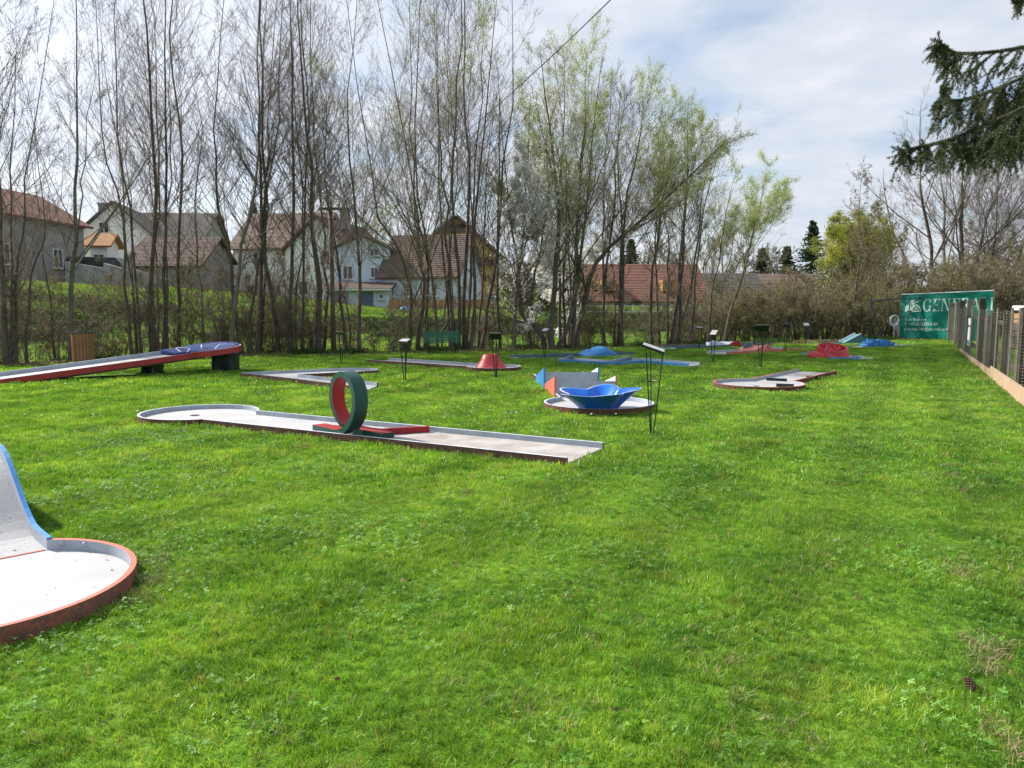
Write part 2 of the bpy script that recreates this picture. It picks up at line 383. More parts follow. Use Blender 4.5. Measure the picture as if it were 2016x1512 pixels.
# blue bowl (funnel with five lobes), resting on the round target
bw_ = empty('funnel_bowl', (gnd(1181, 812, FZ).x, gnd(1181, 812, FZ).y + .27, FZ - .004), 'glossy blue five-lobed funnel bowl standing on the round target', 'minigolf obstacle', 'obstacles on the lanes')
m = MB(); n = 160; K = 14; vs = []
prof = []
for i in range(K + 1): t = i / K; prof.append(t)
def bowl_r(a, t):
    lobe = (.5 + .5 * math.cos(5 * (a - R(-74)))); lobe = lobe ** .8
    rb = .255 + .015 * math.cos(5 * (a - R(-74))); rt = .43 + .205 * lobe
    return rb + (rt - rb) * (t * .78 + .22 * t ** 2.2)
def bowl_z(a, t):
    lobe = (.5 + .5 * math.cos(5 * (a - R(-74)))) ** .8
    return (.262 + .035 * lobe + .03 * math.cos(a - R(20))) * (t ** .95)
for side in (0, 1):
    for k in range(n):
        a = 2 * PI * k / n
        for t in prof:
            r = bowl_r(a, t) - (.022 if side else 0); z = bowl_z(a, t) + (.012 if side and t < 1 else 0)
            vs.append((r * math.cos(a), r * math.sin(a), z))
m.v = vs; S = K + 1
for side in (0, 1):
    o_ = side * n * S
    for k in range(n):
        k2 = (k + 1) % n
        for i in range(K):
            f = (o_ + k * S + i, o_ + k2 * S + i, o_ + k2 * S + i + 1, o_ + k * S + i + 1); m.f.append(f if not side else f[::-1]); m.m.append(0)
for k in range(n):
    k2 = (k + 1) % n; m.f.append((k * S + K, k2 * S + K, n * S + k2 * S + K, n * S + k * S + K)); m.m.append(1)
m.build('bowl_shell', [M_blue, M_railw], bw_, smooth=True)
# ---- far right lane with three black bars
L = Lane('bar_lane', 'white minigolf lane with three black bars lying across it', (gnd(1641, 738) + gnd(1577, 732)) / 2, (gnd(1497, 771).x + .22, gnd(1497, 771).y + .80), .78, .80, [M_rail, M_redtop, M_rust], hole=True)
m = MB(); m.prism([(.0, -.37), (1.2, -.37), (1.2, .37), (.0, .37)], FZ, FZ + .004); m.build('tee_panel', M_dirty, L.root)
for P_, Q_ in (((1509, 749), (1549, 751)), ((1528, 761), (1563, 762)), ((1588, 745), (1612, 745))):
    a_ = L.tf(gnd(*P_, FZ)); b_ = L.tf(gnd(*Q_, FZ)); d_ = b_ - a_; mm_ = (a_ + b_) / 2
    m = MB(); m.box((mm_.x, mm_.y, FZ + .028), (d_.length, .05, .055), math.atan2(d_.y, d_.x)); m.build('bar', M_stand, L.root, bevel=.003)
# ---- near hump lane at the left edge
c_ = Vector((-2.80, 3.86, 0)); u_ = Vector((-.70, .714, 0)).normalized()
st = c_ + u_ * 5.9
root = empty('hump_lane', c_, 'white lane with tall blue-edged hump and red-rimmed round target', 'minigolf lane', 'minigolf lanes on the lawn', math.atan2(u_.y, u_.x))
hw = .45; rr = .72; a0 = math.asin(hw / rr); xj = math.sqrt(rr * rr - hw * hw)
arc = [(rr * math.cos(a), rr * math.sin(a)) for a in np.linspace(a0, 2 * PI - a0, 72)]
m = MB(); m.prism(arc, -.03, .023); m.build('target_floor', M_floor, root)
h = MB(); h.lathe([(.0, .004), (.05, .004), (.056, .006), (.062, .002)], 20, (.25, .0, .023)); h.build('hole', M_hole, root)
M_nearout = mat('near_rail_outer', (.40, .12, .09), (.16, .06, .045), scale=11, rough=.9, bump=.5, bscale=90, spots=(.13, .10, .07), spot_scale=48, spot_lo=.50)
rail_mesh(arc, 1, h=.088).build('rail', [M_rail, M_redtop, M_nearout], root)
NZ = .025
def hz(x):
    t = (x - xj - .28) / .95
    def ss(t): t = min(max(t, 0), 1); return t * t * (3 - 2 * t)
    return .415 * ss(t) * (1 - ss((x - xj - 1.6) / 1.5))
xsn = np.linspace(xj, 5.9, 60)
m = MB(); vs = []
for x in xsn: vs += [(x, -hw, NZ + hz(x)), (x, hw, NZ + hz(x)), (x, hw, -.03), (x, -hw, -.03)]
m.v = vs
for i in range(len(xsn) - 1):
    a = 4 * i
    for k in range(4): m.f.append((a + k, a + (k + 1) % 4, a + 4 + (k + 1) % 4, a + 4 + k)); m.m.append(0)
NZ_ = NZ
M_ramp = mat('worn_white_ramp', (.41, .415, .44), (.32, .32, .34), scale=3, rough=.8, bump=.5, bscale=140, spots=(.16, .13, .10), spot_scale=24, spot_lo=.60)
m.build('hump', M_ramp, root)
for sgn in (-1, 1):
    path = [(x, sgn * hw) for x in xsn]
    rail_mesh(path, -sgn, h=.075 + NZ, zf=lambda i: hz(xsn[i])).build('rail', [M_rail, M_bluep, M_bluep], root)
m = MB(); m.box((xj + .004, 0, NZ + .001), (.018, .88, .006)); m.build('joint', M_salmon, root)
for a in (a0 + .13, a0 + .34, 2 * PI - a0 - .13, 2 * PI - a0 - .34, 2 * PI - a0 - 1.75):
    b = MB(); b.lathe([(0, .010), (.014, .009), (.018, 0)], 12); o = b.build('bolt', M_bolt, root, smooth=True)
    o.location = (rr * math.cos(a) * .999, rr * math.sin(a) * .999, NZ + .038); o.rotation_euler = Vector((-math.cos(a), -math.sin(a), 0)).to_track_quat('Z', 'Y').to_euler()
Mz = Matrix.Rotation(root.rotation_euler.z, 3, 'Z')
LANE_POLYS.append(np.array([(Mz @ Vector((p[0], p[1], 0)) + c_)[:2] for p in [(5.9, hw)] + arc + [(5.9, -hw)]]))
# ---- angled lane behind the loop
def poly_lane(name, label, pts, rails, mats, floor=M_floor, h=RH, z=FZ):
    P = [gnd(*p) if len(p) == 2 else Vector(p) for p in pts]; c = sum(P, Vector()) / len(P)
    root = empty(name, (c.x, c.y, 0), label, 'minigolf lane', 'minigolf lanes on the lawn')
    loc = [(p.x - c.x, p.y - c.y) for p in P]
    # orientation
    ar = sum(loc[i][0] * loc[(i + 1) % len(loc)][1] - loc[(i + 1) % len(loc)][0] * loc[i][1] for i in range(len(loc)))
    inward = 1 if ar > 0 else -1
    if ar < 0: pass
    m = MB(); m.prism(loc if ar > 0 else loc[::-1], -.03, z); m.build('floor', floor, root)
    for seg in rails:
        path = [loc[i % len(loc)] for i in seg]
        rail_mesh(path, inward, h=h).build('rail', mats, root)
    LANE_POLYS.append(np.array([[p.x, p.y] for p in P]))
    return root, c
tip = [gnd(702, 738.5), gnd(722, 737.5), gnd(737, 736), gnd(743, 734.5), gnd(740, 732.8), gnd(728, 731.8), gnd(705, 731.3), gnd(680, 731.5)]
pts = [(476, 741), (560, 750.5), (640, 761), (722, 771), (742, 762), (652, 752), (586, 744.5)] + [tuple(p) for p in tip] + [(640, 733), (545, 737.5)]
angle_lane, _ = poly_lane('angled_lane', 'white minigolf lane bent in a sharp angle behind the loop', pts, [(0, 1, 2, 3), (4, 5, 6, 7), tuple(range(7, 15)), (14, 15, 16, 17)], [M_rail, M_rail, M_rust])
# ---- lane with the red cone
A = gnd(722, 713.5)
L = Lane('cone_lane', 'narrow lane ending in a red truncated cone', gnd(745, 712), (gnd(972, 728).x, gnd(972, 728).y + .1), .80, .62, GREY_RUST, hole=False, bolts=False)
cg = gnd(965, 730); cone = empty('red_cone', (cg.x, cg.y + .40, FZ - .004), 'red truncated cone volcano on the round target behind a thin stand', 'minigolf obstacle', 'obstacles on the lanes')
m = MB(); m.lathe([(.41, 0), (.37, .03), (.30, .12), (.235, .22), (.185, .335), (.17, .345), (.15, .33), (.12, .22), (.0, .20)], 40); m.build('cone_shell', M_pinkred, cone, smooth=True)
# ---- lane with the blue double hump
L = Lane('tent_lane', 'thin dark lane passing under a blue double hump', gnd(1012, 706), gnd(1240, 697), .5, 0, [M_dkrail, M_dkrail, M_dkrail], floor=M_rail, bolts=False, rail_h=.08)
tg = gnd(1180, 702.5)
tent = empty('blue_hump', (tg.x, tg.y + .3, 0), 'blue faceted double hump covering the thin dark lane', 'minigolf obstacle', 'obstacles on the lanes', L.rz)
m = MB(); gx = np.linspace(-.62, .60, 26); gy = np.linspace(-.36, .36, 14); vs = []
for x in gx:
    for y in gy:
        r1 = max(0, 1 - abs(x - .07) / .50 - abs(y) * .25); r2 = max(0, 1 - abs(x + .22) / .42 - abs(y - .1) * .4)
        edge = min(1, (.36 - abs(y)) / .10 + .55)
        vs.append((x, y, max(.285 * r1 ** .9, .20 * r2 ** .9) * edge + .02))
m.v = vs; ng = len(gy)
for i in range(len(gx) - 1):
    for j in range(ng - 1): m.f.append((i * ng + j, (i + 1) * ng + j, (i + 1) * ng + j + 1, i * ng + j + 1)); m.m.append(0)
nb = len(m.v); bord = [i * ng for i in range(len(gx))] + [(len(gx) - 1) * ng + j for j in range(1, ng)] + [i * ng + ng - 1 for i in range(len(gx) - 2, -1, -1)] + [j for j in range(ng - 2, 0, -1)]
for i in bord: v = m.v[i]; m.v.append((v[0], v[1], 0))
for k in range(len(bord)):
    k2 = (k + 1) % len(bord); m.f.append((bord[k2], bord[k], nb + k, nb + k2)); m.m.append(0)
m.build('hump_shell', M_bluep, tent)
# ---- zigzag lane
pts = [(1100, 712.5), (1140, 715.5), (1198, 719), (1218, 718.5), (1262, 715.2), (1300, 717.3), (1356, 722.5), (1377, 720), (1312, 714.2), (1262, 711.2), (1244, 711), (1202, 715.2), (1190, 715), (1130, 710.2)]
zz, zc_ = poly_lane('zigzag_lane', 'pale blue-grey lane with two dark kinks behind the jump ramps', pts, [(0, 1, 2, 3, 4, 5, 6), (7, 8, 9, 10, 11, 12, 13, 0)], [M_rail, M_railw, M_bluep], h=.085)
for P_, Q_ in (((1106, 712), (1129, 711)), ((1200, 717), (1244, 712.5))):
    a_ = gnd(*P_) - zc_; b_ = gnd(*Q_) - zc_; d_ = b_ - a_
    m = MB(); w_ = Vector((-d_.y, d_.x, 0)).normalized() * .22; h0 = FZ; h1 = .15
    vs = [a_ + Vector((0, 0, h0)), b_ + Vector((0, 0, h1)), b_ + w_ + Vector((0, 0, h1)), a_ + w_ + Vector((0, 0, h0)), b_ + Vector((0, 0, h0)), b_ + w_ + Vector((0, 0, h0))]
    m.add(vs, [(0, 1, 2, 3), (0, 4, 1), (3, 2, 5), (1, 4, 5, 2), (0, 3, 5, 4)]); m.build('kicker', M_dkrail, zz)
# ---- far lane with white and red mounds
L = Lane('mound_lane', 'far lane with a white mound ending in a red arched end', gnd(1316, 687), gnd(1505, 679), .7, 0, [M_dkrail, M_dkrail, M_dkrail], floor=M_rail, bolts=False, rail_h=.09)
def arch_mound(parent, p0, p1, h, w, peak, mt_top, mt_side, name):
    """a hump whose cross profile along the lane rises to `peak` (0..1) between two ground points"""
    d_ = p1 - p0; n_ = Vector((-d_.y, d_.x, 0)).normalized() * w / 2; m = MB(); K = 24; vs = []
    for i in range(K + 1):
        t = i / K; z = h * (math.sin(PI / 2 * min(1, t / peak)) ** 1.6 if t < peak else math.cos(PI / 2 * (t - peak) / (1 - peak)) ** .8)
        p = p0 + d_ * t
        for q, zz_ in ((p - n_, 0), (p - n_, z + .03), (p + n_, z + .03), (p + n_, 0)): vs.append((q.x, q.y, zz_))
    m.v = vs
    for i in range(K):
        a = 4 * i; b = a + 4
        for k, mi in ((0, 1), (1, 0), (2, 1)): m.f.append((a + k, b + k, b + k + 1, a + k + 1)); m.m.append(mi)
    m.f += [(0, 1, 2, 3), (4 * K + 3, 4 * K + 2, 4 * K + 1, 4 * K)]; m.m += [1, 1]
    return m.build(name, [mt_top, mt_side], parent)
g0 = gnd(1392, 683.5)
md = empty('white_mound', g0, 'pale mound with red arched end on the far lane', 'minigolf obstacle', 'obstacles on the lanes')
e1 = gnd(1455, 682.5) - g0
arch_mound(md, Vector((0, .15, 0)), Vector((.75, .2, 0)), .2, .10, .35, M_railw, M_railw, 'far_side')
m = MB(); m.add([(0, .1, .02), (e1.x, e1.y, .02), (e1.x, e1.y + .5, .17), (.1, .55, .17)], [(0, 1, 2, 3)]); m.add([(0, .1, .0), (e1.x, e1.y, .0), (e1.x, e1.y + .5, .0), (.1, .55, .0), (0, .1, .02), (e1.x, e1.y, .02), (e1.x, e1.y + .5, .17), (.1, .55, .17)], [(0, 1, 5, 4), (1, 2, 6, 5), (2, 3, 7, 6), (3, 0, 4, 7)]); m.build('slope', M_railw, md)
q0 = gnd(1424, 683.5) - g0; q1 = gnd(1458, 682.5) - g0
arch_mound(md, Vector((q0.x, q0.y - .08, 0)), Vector((q1.x, q1.y - .05, 0)), .2, .05, .8, M_red, M_red, 'red_end')
# ---- lane with the salmon hump
L = Lane('salmon_lane', 'low lane with a salmon hump between two thin stands', gnd(1410, 697.5), gnd(1560, 688.5), .75, 0, [M_rail, M_rail, M_redtop], bolts=False, rail_h=.09)
g0 = gnd(1472, 695); g1 = gnd(1517, 692)
md = empty('salmon_hump', g0, 'salmon hump with a red arched side board on the low lane', 'minigolf obstacle', 'obstacles on the lanes')
arch_mound(md, Vector((-.1, .35, 0)), g1 - g0 + Vector((-.05, .38, 0)), .17, .66, .72, M_salmon, M_salmon, 'hump')
arch_mound(md, Vector((.45, .0, 0)), g1 - g0 + Vector((0.02, .0, 0)), .23, .05, .55, M_redtop, M_redtop, 'side_board')
arch_mound(md, Vector((.0, .74, 0)), Vector((.5, .76, 0)), .25, .05, .4, M_dkrail, M_dkrail, 'side_board')
# ---- red spiral on its plate
P0 = gnd(1592, 690); 
L = Lane('spiral_lane', 'pale lane and plate under the red spiral tower', gnd(1597, 698), (gnd(1668, 707).x, gnd(1668, 707).y + .45), .62, .55, [M_rail, M_railw, M_bluep], hole=False, bolts=False, rail_h=.06)
m = MB(); q0 = L.tf(gnd(1690, 708)); q1 = L.tf(gnd(1727, 707)); q2 = L.tf(gnd(1690, 700))
m.prism([(q0.x, q0.y), (q1.x, q1.y), (q2.x, q2.y)], 0, FZ); m.build('end_plate', M_railw, L.root)
sg = gnd(1650, 706)
sp = empty('spiral_tower', (sg.x, sg.y + .42, FZ - .004), 'glossy red spiral tower with a curling ramp', 'minigolf obstacle', 'obstacles on the lanes')
ob = MB()
def slant_drum(name, r0_, r1_, zc0, zamp, th_, c=(0, 0), floor=True, ph=R(90)):
    m = MB(); n = 56; vs = []
    for k in range(n):
        a = 2 * PI * k / n; zt_ = zc0 + zamp * math.cos(a - ph)
        for rr_, z_ in ((r0_, 0), (r1_, zt_), (r1_ - th_, zt_ + .004), (r1_ - th_ - .004, zt_ * .62), (.02, zt_ * .5)): vs.append((c[0] + rr_ * math.cos(a), c[1] + rr_ * math.sin(a), z_))
    m.v = vs
    for k in range(n):
        k2 = (k + 1) % n
        for i in range(4): m.f.append((k * 5 + i, k2 * 5 + i, k2 * 5 + i + 1, k * 5 + i + 1)); m.m.append(0)
    return m.build(name, M_pinkred, sp, smooth=False)
slant_drum('drum', .46, .41, .295, .095, .035)
slant_drum('inner_ring', .21, .19, .30, .045, .03, c=(.02, -.02))
m = MB(); m.add([(-.38, -.48, .02), (-.0, -.50, .02), (-.06, -.20, .30), (-.22, -.20, .30), (-.38, -.48, 0), (-.0, -.50, 0), (-.06, -.20, 0), (-.22, -.20, 0)], [(0, 1, 2, 3), (4, 5, 1, 0), (5, 6, 2, 1), (7, 4, 0, 3), (6, 7, 3, 2)]); m.build('ramp', M_pinkred, sp)
for x0, x1 in ((-.40, -.24), (-.01, -.05)):
    m = MB(); m.tube([(x0, -.48, .04), (x0 * .7 + x1 * .3, -.38, .16), (x1, -.2, .36)], .024, 6); m.build('ramp_edge', M_pinkred, sp, smooth=True)
m = MB(); vs = []; 
for i in range(25):
    a = PI * .62 + i / 24 * PI * .78; r = .52 + .22 * math.sin(PI * i / 24); z = .17 * math.sin(PI * (i / 24) ** .8) + .02
    vs += [(r * math.cos(a) * 1.0, r * math.sin(a) * .8 - .1, z), (r * math.cos(a), r * math.sin(a) * .8 - .1, 0), (.3 * math.cos(a), .3 * math.sin(a) - .1, z * .6 + .02)]
m.v = vs
for i in range(24): m.f += [(3 * i, 3 * i + 3, 3 * i + 4, 3 * i + 1), (3 * i, 3 * i + 2, 3 * i + 5, 3 * i + 3)]; m.m += [0, 0]
m.build('tail_wall', M_pinkred, sp, smooth=True)
# ---- teal wedge ramp
tw0 = gnd(1663, 676.5); tw1 = gnd(1678, 677)
L = Lane('teal_lane', 'far dull lane leading up to the teal wedge ramp', gnd(1628, 677), gnd(1700, 675.5), .75, 0, [M_teal, M_teal, M_teal], floor=M_teal, bolts=False, rail_h=.05)
tr_ = empty('teal_ramp', gnd(1680, 676.5), 'teal wedge ramp standing before the brown thicket', 'minigolf obstacle', 'obstacles on the lanes')
W = (1709 - 1663) * gnd(1680, 676.5).y / 1500; Hh = .36
m = MB(); x0 = -.36; x1 = x0 + W * .62; x2 = x0 + W
pr = [(x0, .03), (x1 + .06, Hh), (x2 - .12, .22), (x2, .0), (x0, 0)]
for y in (0, .78): m.add([(x + .12 * (y > 0), y, z) for x, z in pr], [(0, 1, 2, 3, 4)])
m.add([], []); m.f += [(i, (i + 1) % 5, 5 + (i + 1) % 5, 5 + i) for i in range(5)]; m.m += [0] * 5; m.build('wedge', M_teal, tr_)
for y in (.0, .78):
    m = MB(); m.tube([(x0 + .12 * (y > 0), y, .05), (x1 + .06 + .12 * (y > 0), y, Hh + .03)], .028, 5); m.build('edge', M_railw, tr_)
# ---- blue stepped arches
L = Lane('arch_lane', 'pale thin lane with blue stepped arches', gnd(1684, 684), gnd(1785, 680.5), .6, 0, [M_dkrail, M_railw, M_dkrail], bolts=False, rail_h=.05)
ag = gnd(1706, 684)
ar_ = empty('stepped_arches', ag, 'bright blue obstacle of stepped arches before the netting cage', 'minigolf obstacle', 'obstacles on the lanes')
k_ = ag.y / 1500
prf = [(0, 0), (0, .05), (.06, .10), (.10, .10), (.12, .13), (.20, .14), (.24, .24), (.44, .22), (.46, .09), (.54, .08), (.60, .24), (.64, .25), (.82, .23), (.86, .10), (.92, .09), (1.0, .12), (1.02, .0)]
m = MB(); n_ = len(prf); sx = (1760 - 1704) * k_ / 1.02
for y in (-.02, .5): m.add([(x * sx, y + x * .1, z + .03 * (z > 0)) for x, z in prf], [])
m.f += [tuple(range(n_))[::-1], tuple(range(n_, 2 * n_))] + [(i, (i + 1) % n_, n_ + (i + 1) % n_, n_ + i) for i in range(n_)]; m.m += [0] * (n_ + 2)
m.build('arch_body', M_bluep, ar_)
for x in (.05, .13, .24, .45, .58, .84, 1.0):
    zt = max(.09, np.interp(x, [p[0] for p in prf], [p[1] for p in prf])) + .045
    m = MB(); m.prism([(x * sx - .014, -.06 + x * .1), (x * sx + .014, -.06 + x * .1), (x * sx + .014, .54 + x * .1), (x * sx - .014, .54 + x * .1)], 0, zt + .02); m.build('fin', M_bluep, ar_)
# ---- the long tilted lane at left, raised on covered trestles
a0_ = gnd(-12, 753); e_ = gnd(452, 729); dirv = (e_ - a0_); dirv.z = 0; dl = dirv.length; rzt = math.atan2(dirv.y, dirv.x)
tp = CAMP.z + ray(474, 683).z * (17.6 / ray(474, 683).y)
tilt = math.atan2(.475, dl)
root = empty('tilted_lane', (a0_.x, a0_.y, .0), 'long white lane tilted upward with a red edge and blue cloth end', 'minigolf lane', 'minigolf lanes on the lawn', rzt)
root.rotation_euler = (0, -tilt, rzt)
Lt = dl + .26; hw = .45; rr = .68
aa = math.asin(hw / rr); xc_ = Lt - rr
arc = [(xc_ + rr * math.cos(a), rr * math.sin(a)) for a in np.linspace(-PI + aa, PI - aa, 40)]
poly = [(0, -hw)] + arc + [(0, hw)]
m = MB(); m.prism(poly, 0.0, .062); m.build('floor', M_floor, root)
m = MB(); m.prism([(.8, -hw + .05), (Lt - .9, -hw + .05), (Lt - .9, hw - .05), (.8, hw - .05)], -.07, -.001); m.build('underside', M_under, root)
M_redside = mat('deep_red_paint', (.40, .035, .035), (.25, .03, .03), scale=3, rough=.5)
xjj = arc[0][0]
rail_mesh([(0, -hw), (xjj, -hw)], 1, h=.088, base=-.03).build('rail', [M_rail, M_railw, M_redside], root)
rail_mesh([(0, hw), (xjj, hw)], -1, h=.15, base=-.02).build('rail', [M_rail, M_railw, M_redside], root)
rail_mesh(arc, 1, h=.11, base=-.02).build('rail', [M_rail, M_railw, M_redside], root)
# blue cloth over the far end
m = MB(); cl = [(xjj - .30, -.36), (xjj - .10, -.42)] + [(xc_ + (rr - .02) * math.cos(a), (rr - .02) * math.sin(a)) for a in np.linspace(-PI + aa, PI - aa, 40)] + [(xjj - .2, .44), (xjj - .42, .44)]
m.prism(cl, .09, .125); m.v = [(v[0], v[1], v[2] + (.06 * (v[1] + .45) if v[2] > .1 else 0)) for v in m.v]; m.build('cloth_cover', M_navy, root, bevel=.01)
M_wline = mat('white_line', (.7, .72, .78), rough=.6)
for P_, Q_ in (((-.2, -.35), (-.1, .4)), ((-.1, -.5), (.1, .0)), ((.1, .0), (-.05, .5)), ((.3, -.2), (.45, .35)), ((.5, -.5), (.75, .0)), ((.75, .0), (.95, -.1)), ((.6, .3), (.9, .25)), ((.85, .1), (1.0, -.25))):
    a_ = Vector((xjj + P_[0], P_[1], 0)); b_ = Vector((xjj + Q_[0], Q_[1], 0)); d_ = b_ - a_; mm_ = (a_ + b_) / 2
    m = MB(); m.box((mm_.x, mm_.y, .129), (d_.length, .022, .006), math.atan2(d_.y, d_.x)); m.v = [(v[0], v[1], v[2] + .06 * (v[1] + .45)) for v in m.v]; m.build('white_cord', M_wline, root)
LANE_POLYS.append(np.array([(Matrix.Rotation(rzt, 3, 'Z') @ Vector((p[0], p[1], 0)) + Vector((a0_.x, a0_.y, 0)))[:2] for p in [(0, -hw), (2.5, -hw), (2.5, hw), (0, hw)]]))
for px0, px1, pyb, pyt, lab in ((423, 470, 731, 693, 'tall trestle under dark tarpaulin holding the raised lane end'), (284, 315, 738, 716, 'low trestle under dark tarpaulin beneath the tilted lane')):
    g = gnd((px0 + px1) / 2, pyb); w_ = (px1 - px0) * g.y / 1500; h_ = (pyb - pyt) * g.y / 1500 * 1.02
    w_ *= .86; tr_ = empty('covered_trestle', (g.x - .12, g.y + .3, 0), lab, 'trestle', 'trestles of the tilted lane')
    if True:
        bm_ = MB(); rng = random.Random(px0); n = 28; K = 7; vs = []
        for i in range(K):
            t = i / (K - 1)
            for k in range(n):
                a = 2 * PI * k / n; ex = w_ / 2 * (1.06 - .05 * t); ey = .26
                cx_ = max(-1, min(1, math.cos(a) * 1.35)); cy_ = max(-1, min(1, math.sin(a) * 1.35))
                wob = 1 + .06 * math.sin(5 * a + i * .5) * (1 - t) + rng.uniform(-.02, .02)
                vs.append((ex * cx_ * wob, ey * cy_ * wob, h_ * t + .0))
        bm_.v = vs
        for i in range(K - 1):
            for k in range(n): bm_.f.append((i * n + k, i * n + (k + 1) % n, (i + 1) * n + (k + 1) % n, (i + 1) * n + k)); bm_.m.append(0)
        bm_.f.append(tuple((K - 1) * n + k for k in range(n))); bm_.m.append(0)
        bm_.build('tarpaulin', M_tarp, tr_, smooth=True)
        m = MB(); m.box((0, 0, h_ + .02), (w_ * .9, .45, .05)); m.build('cross_beam', M_under, tr_)
# ------------------------------------------------------------------ trees
def norm(a): return a / np.maximum(np.linalg.norm(a, axis=-1, keepdims=True), 1e-9)
def tubes(P, RR, S):
    B, K, _ = P.shape
    T = np.empty_like(P); T[:, 1:-1] = P[:, 2:] - P[:, :-2]; T[:, 0] = P[:, 1] - P[:, 0]; T[:, -1] = P[:, -1] - P[:, -2]; T = norm(T)
    ref = np.where(np.abs(T[:, :1, 2:3]) > .9, np.array([1., 0, 0]), np.array([0, 0, 1.]))
    a = norm(np.cross(T, np.broadcast_to(ref, T.shape))); b = np.cross(T, a)
    ang = 2 * PI * np.arange(S) / S
    V = P[:, :, None] + RR[:, :, None, None] * (a[:, :, None] * np.cos(ang)[None, None, :, None] + b[:, :, None] * np.sin(ang)[None, None, :, None])
    base = (np.arange(B) * K * S)[:, None, None] + (np.arange(K - 1) * S)[None, :, None]; k = np.arange(S)[None, None]; k2 = (k + 1) % S
    Q = np.stack([base + k, base + k2, base + S + k2, base + S + k], -1).reshape(-1, 4)
    return V.reshape(-1, 3), Q
def cones(P0, P1, r):
    B = len(P0); T = norm(P1 - P0); ref = np.where(np.abs(T[:, 2:3]) > .9, np.array([1., 0, 0]), np.array([0, 0, 1.]))
    a = norm(np.cross(T, ref)); b = np.cross(T, a); vs = []
    for k in range(3):
        an = 2 * PI * k / 3; vs.append(P0 + (a * math.cos(an) + b * math.sin(an)) * r[:, None])
    V = np.stack(vs + [P1], 1).reshape(-1, 3); i = (np.arange(B) * 4)[:, None]
    F = np.stack([i + np.array([[0, 1, 3]]), i + np.array([[1, 2, 3]]), i + np.array([[2, 0, 3]])], 1).reshape(-1, 3)
    return V, F
def sample(P, RR, bi, t):
    K = P.shape[1]; x = t * (K - 1); i = np.minimum(x.astype(int), K - 2); f = (x - i)[:, None]
    p = P[bi, i] * (1 - f) + P[bi, i + 1] * f; tg = norm(P[bi, i + 1] - P[bi, i]); r = RR[bi, i] * (1 - f[:, 0]) + RR[bi, i + 1] * f[:, 0]
    return p, tg, r
def grow(rng, P, RR, bi, t, ang, Ls, K=4, up=.25, rr=.55, rmax=None, wob=.06, taper=.25):
    p, tg, r = sample(P, RR, bi, t); n = len(bi)
    q = rng.normal(size=(n, 3)); perp = norm(q - tg * (q * tg).sum(1, keepdims=True))
    d = tg * np.cos(ang)[:, None] + perp * np.sin(ang)[:, None]
    s = np.linspace(0, 1, K)[None, :, None]
    path = p[:, None] + Ls[:, None, None] * (d[:, None] * s + np.array([0, 0, 1.])[None, None] * up * s ** 2)
    path = path + rng.normal(size=path.shape) * wob * Ls[:, None, None] * s * .6
    r0 = np.minimum(r * rr, rmax if rmax is not None else 9)
    R2 = r0[:, None] * np.linspace(1, taper, K)[None]
    return path, R2
def leaves(rng, P0, P1, n, size, spread=.04, stretch=1.0):
    B = len(P0); idx = np.repeat(np.arange(B), n); t = rng.uniform(.15, 1.05, len(idx))[:, None]
    c = P0[idx] * (1 - t) + P1[idx] * t + rng.normal(size=(len(idx), 3)) * spread
    a = norm(rng.normal(size=c.shape)); b = norm(np.cross(a, rng.normal(size=c.shape))); s = (size * rng.uniform(.6, 1.3, len(idx)))[:, None]
    V = np.stack([c - a * s * stretch, c - b * s * .5, c + a * s * stretch, c + b * s * .5], 1).reshape(-1, 3)
    return V, (np.arange(len(idx)) * 4)[:, None] + np.array([[0, 1, 2, 3]])
M_bark = mat('dark_bark', (.12, .098, .078), (.055, .045, .036), scale=5, rough=.95, bump=.5, bscale=25, coord='Object')
M_barkg = mat('grey_bark', (.17, .155, .125), (.085, .075, .058), scale=4, rough=.95, bump=.4, bscale=25)
M_barko = mat('olive_bark', (.115, .10, .055), (.055, .045, .028), scale=4, rough=.95, bump=.4, bscale=25)
M_twig = mat('bare_twigs', (.19, .145, .12), (.12, .094, .078), scale=1.2, rough=.9)
M_twigo = mat('olive_twigs', (.19, .16, .075), (.105, .088, .045), scale=1.0, rough=.9)
M_twigb = mat('brown_twigs', (.165, .12, .08), (.09, .066, .046), scale=1.0, rough=.9)
M_leafg = mat('young_green_leaves', (.40, .46, .21), (.29, .35, .14), scale=.9, rough=.55, transl=.45, tcol=(1.3, 1.3, .7))
M_leafy = mat('yellow_green_leaves', (.34, .36, .06), (.20, .24, .04), scale=.8, rough=.55, transl=.4, tcol=(1.25, 1.2, .6))
M_bud = mat('opening_buds', (.25, .23, .11), (.14, .12, .06), scale=1.5, rough=.7, transl=.3)
M_budd = mat('dark_catkins', (.05, .035, .028), (.03, .022, .018), scale=2, rough=.9)
M_pale = mat('pale_buds', (.46, .44, .36), (.28, .26, .19), scale=1.5, rough=.7, transl=.3)
M_blossom = mat('white_blossom', (.86, .86, .84), (.76, .76, .72), scale=2, rough=.6, transl=.55)
M_ivy = mat('ivy_leaves', (.05, .10, .022), (.025, .055, .012), scale=2, rough=.85, transl=.2, spec=.1)
TREES = 0
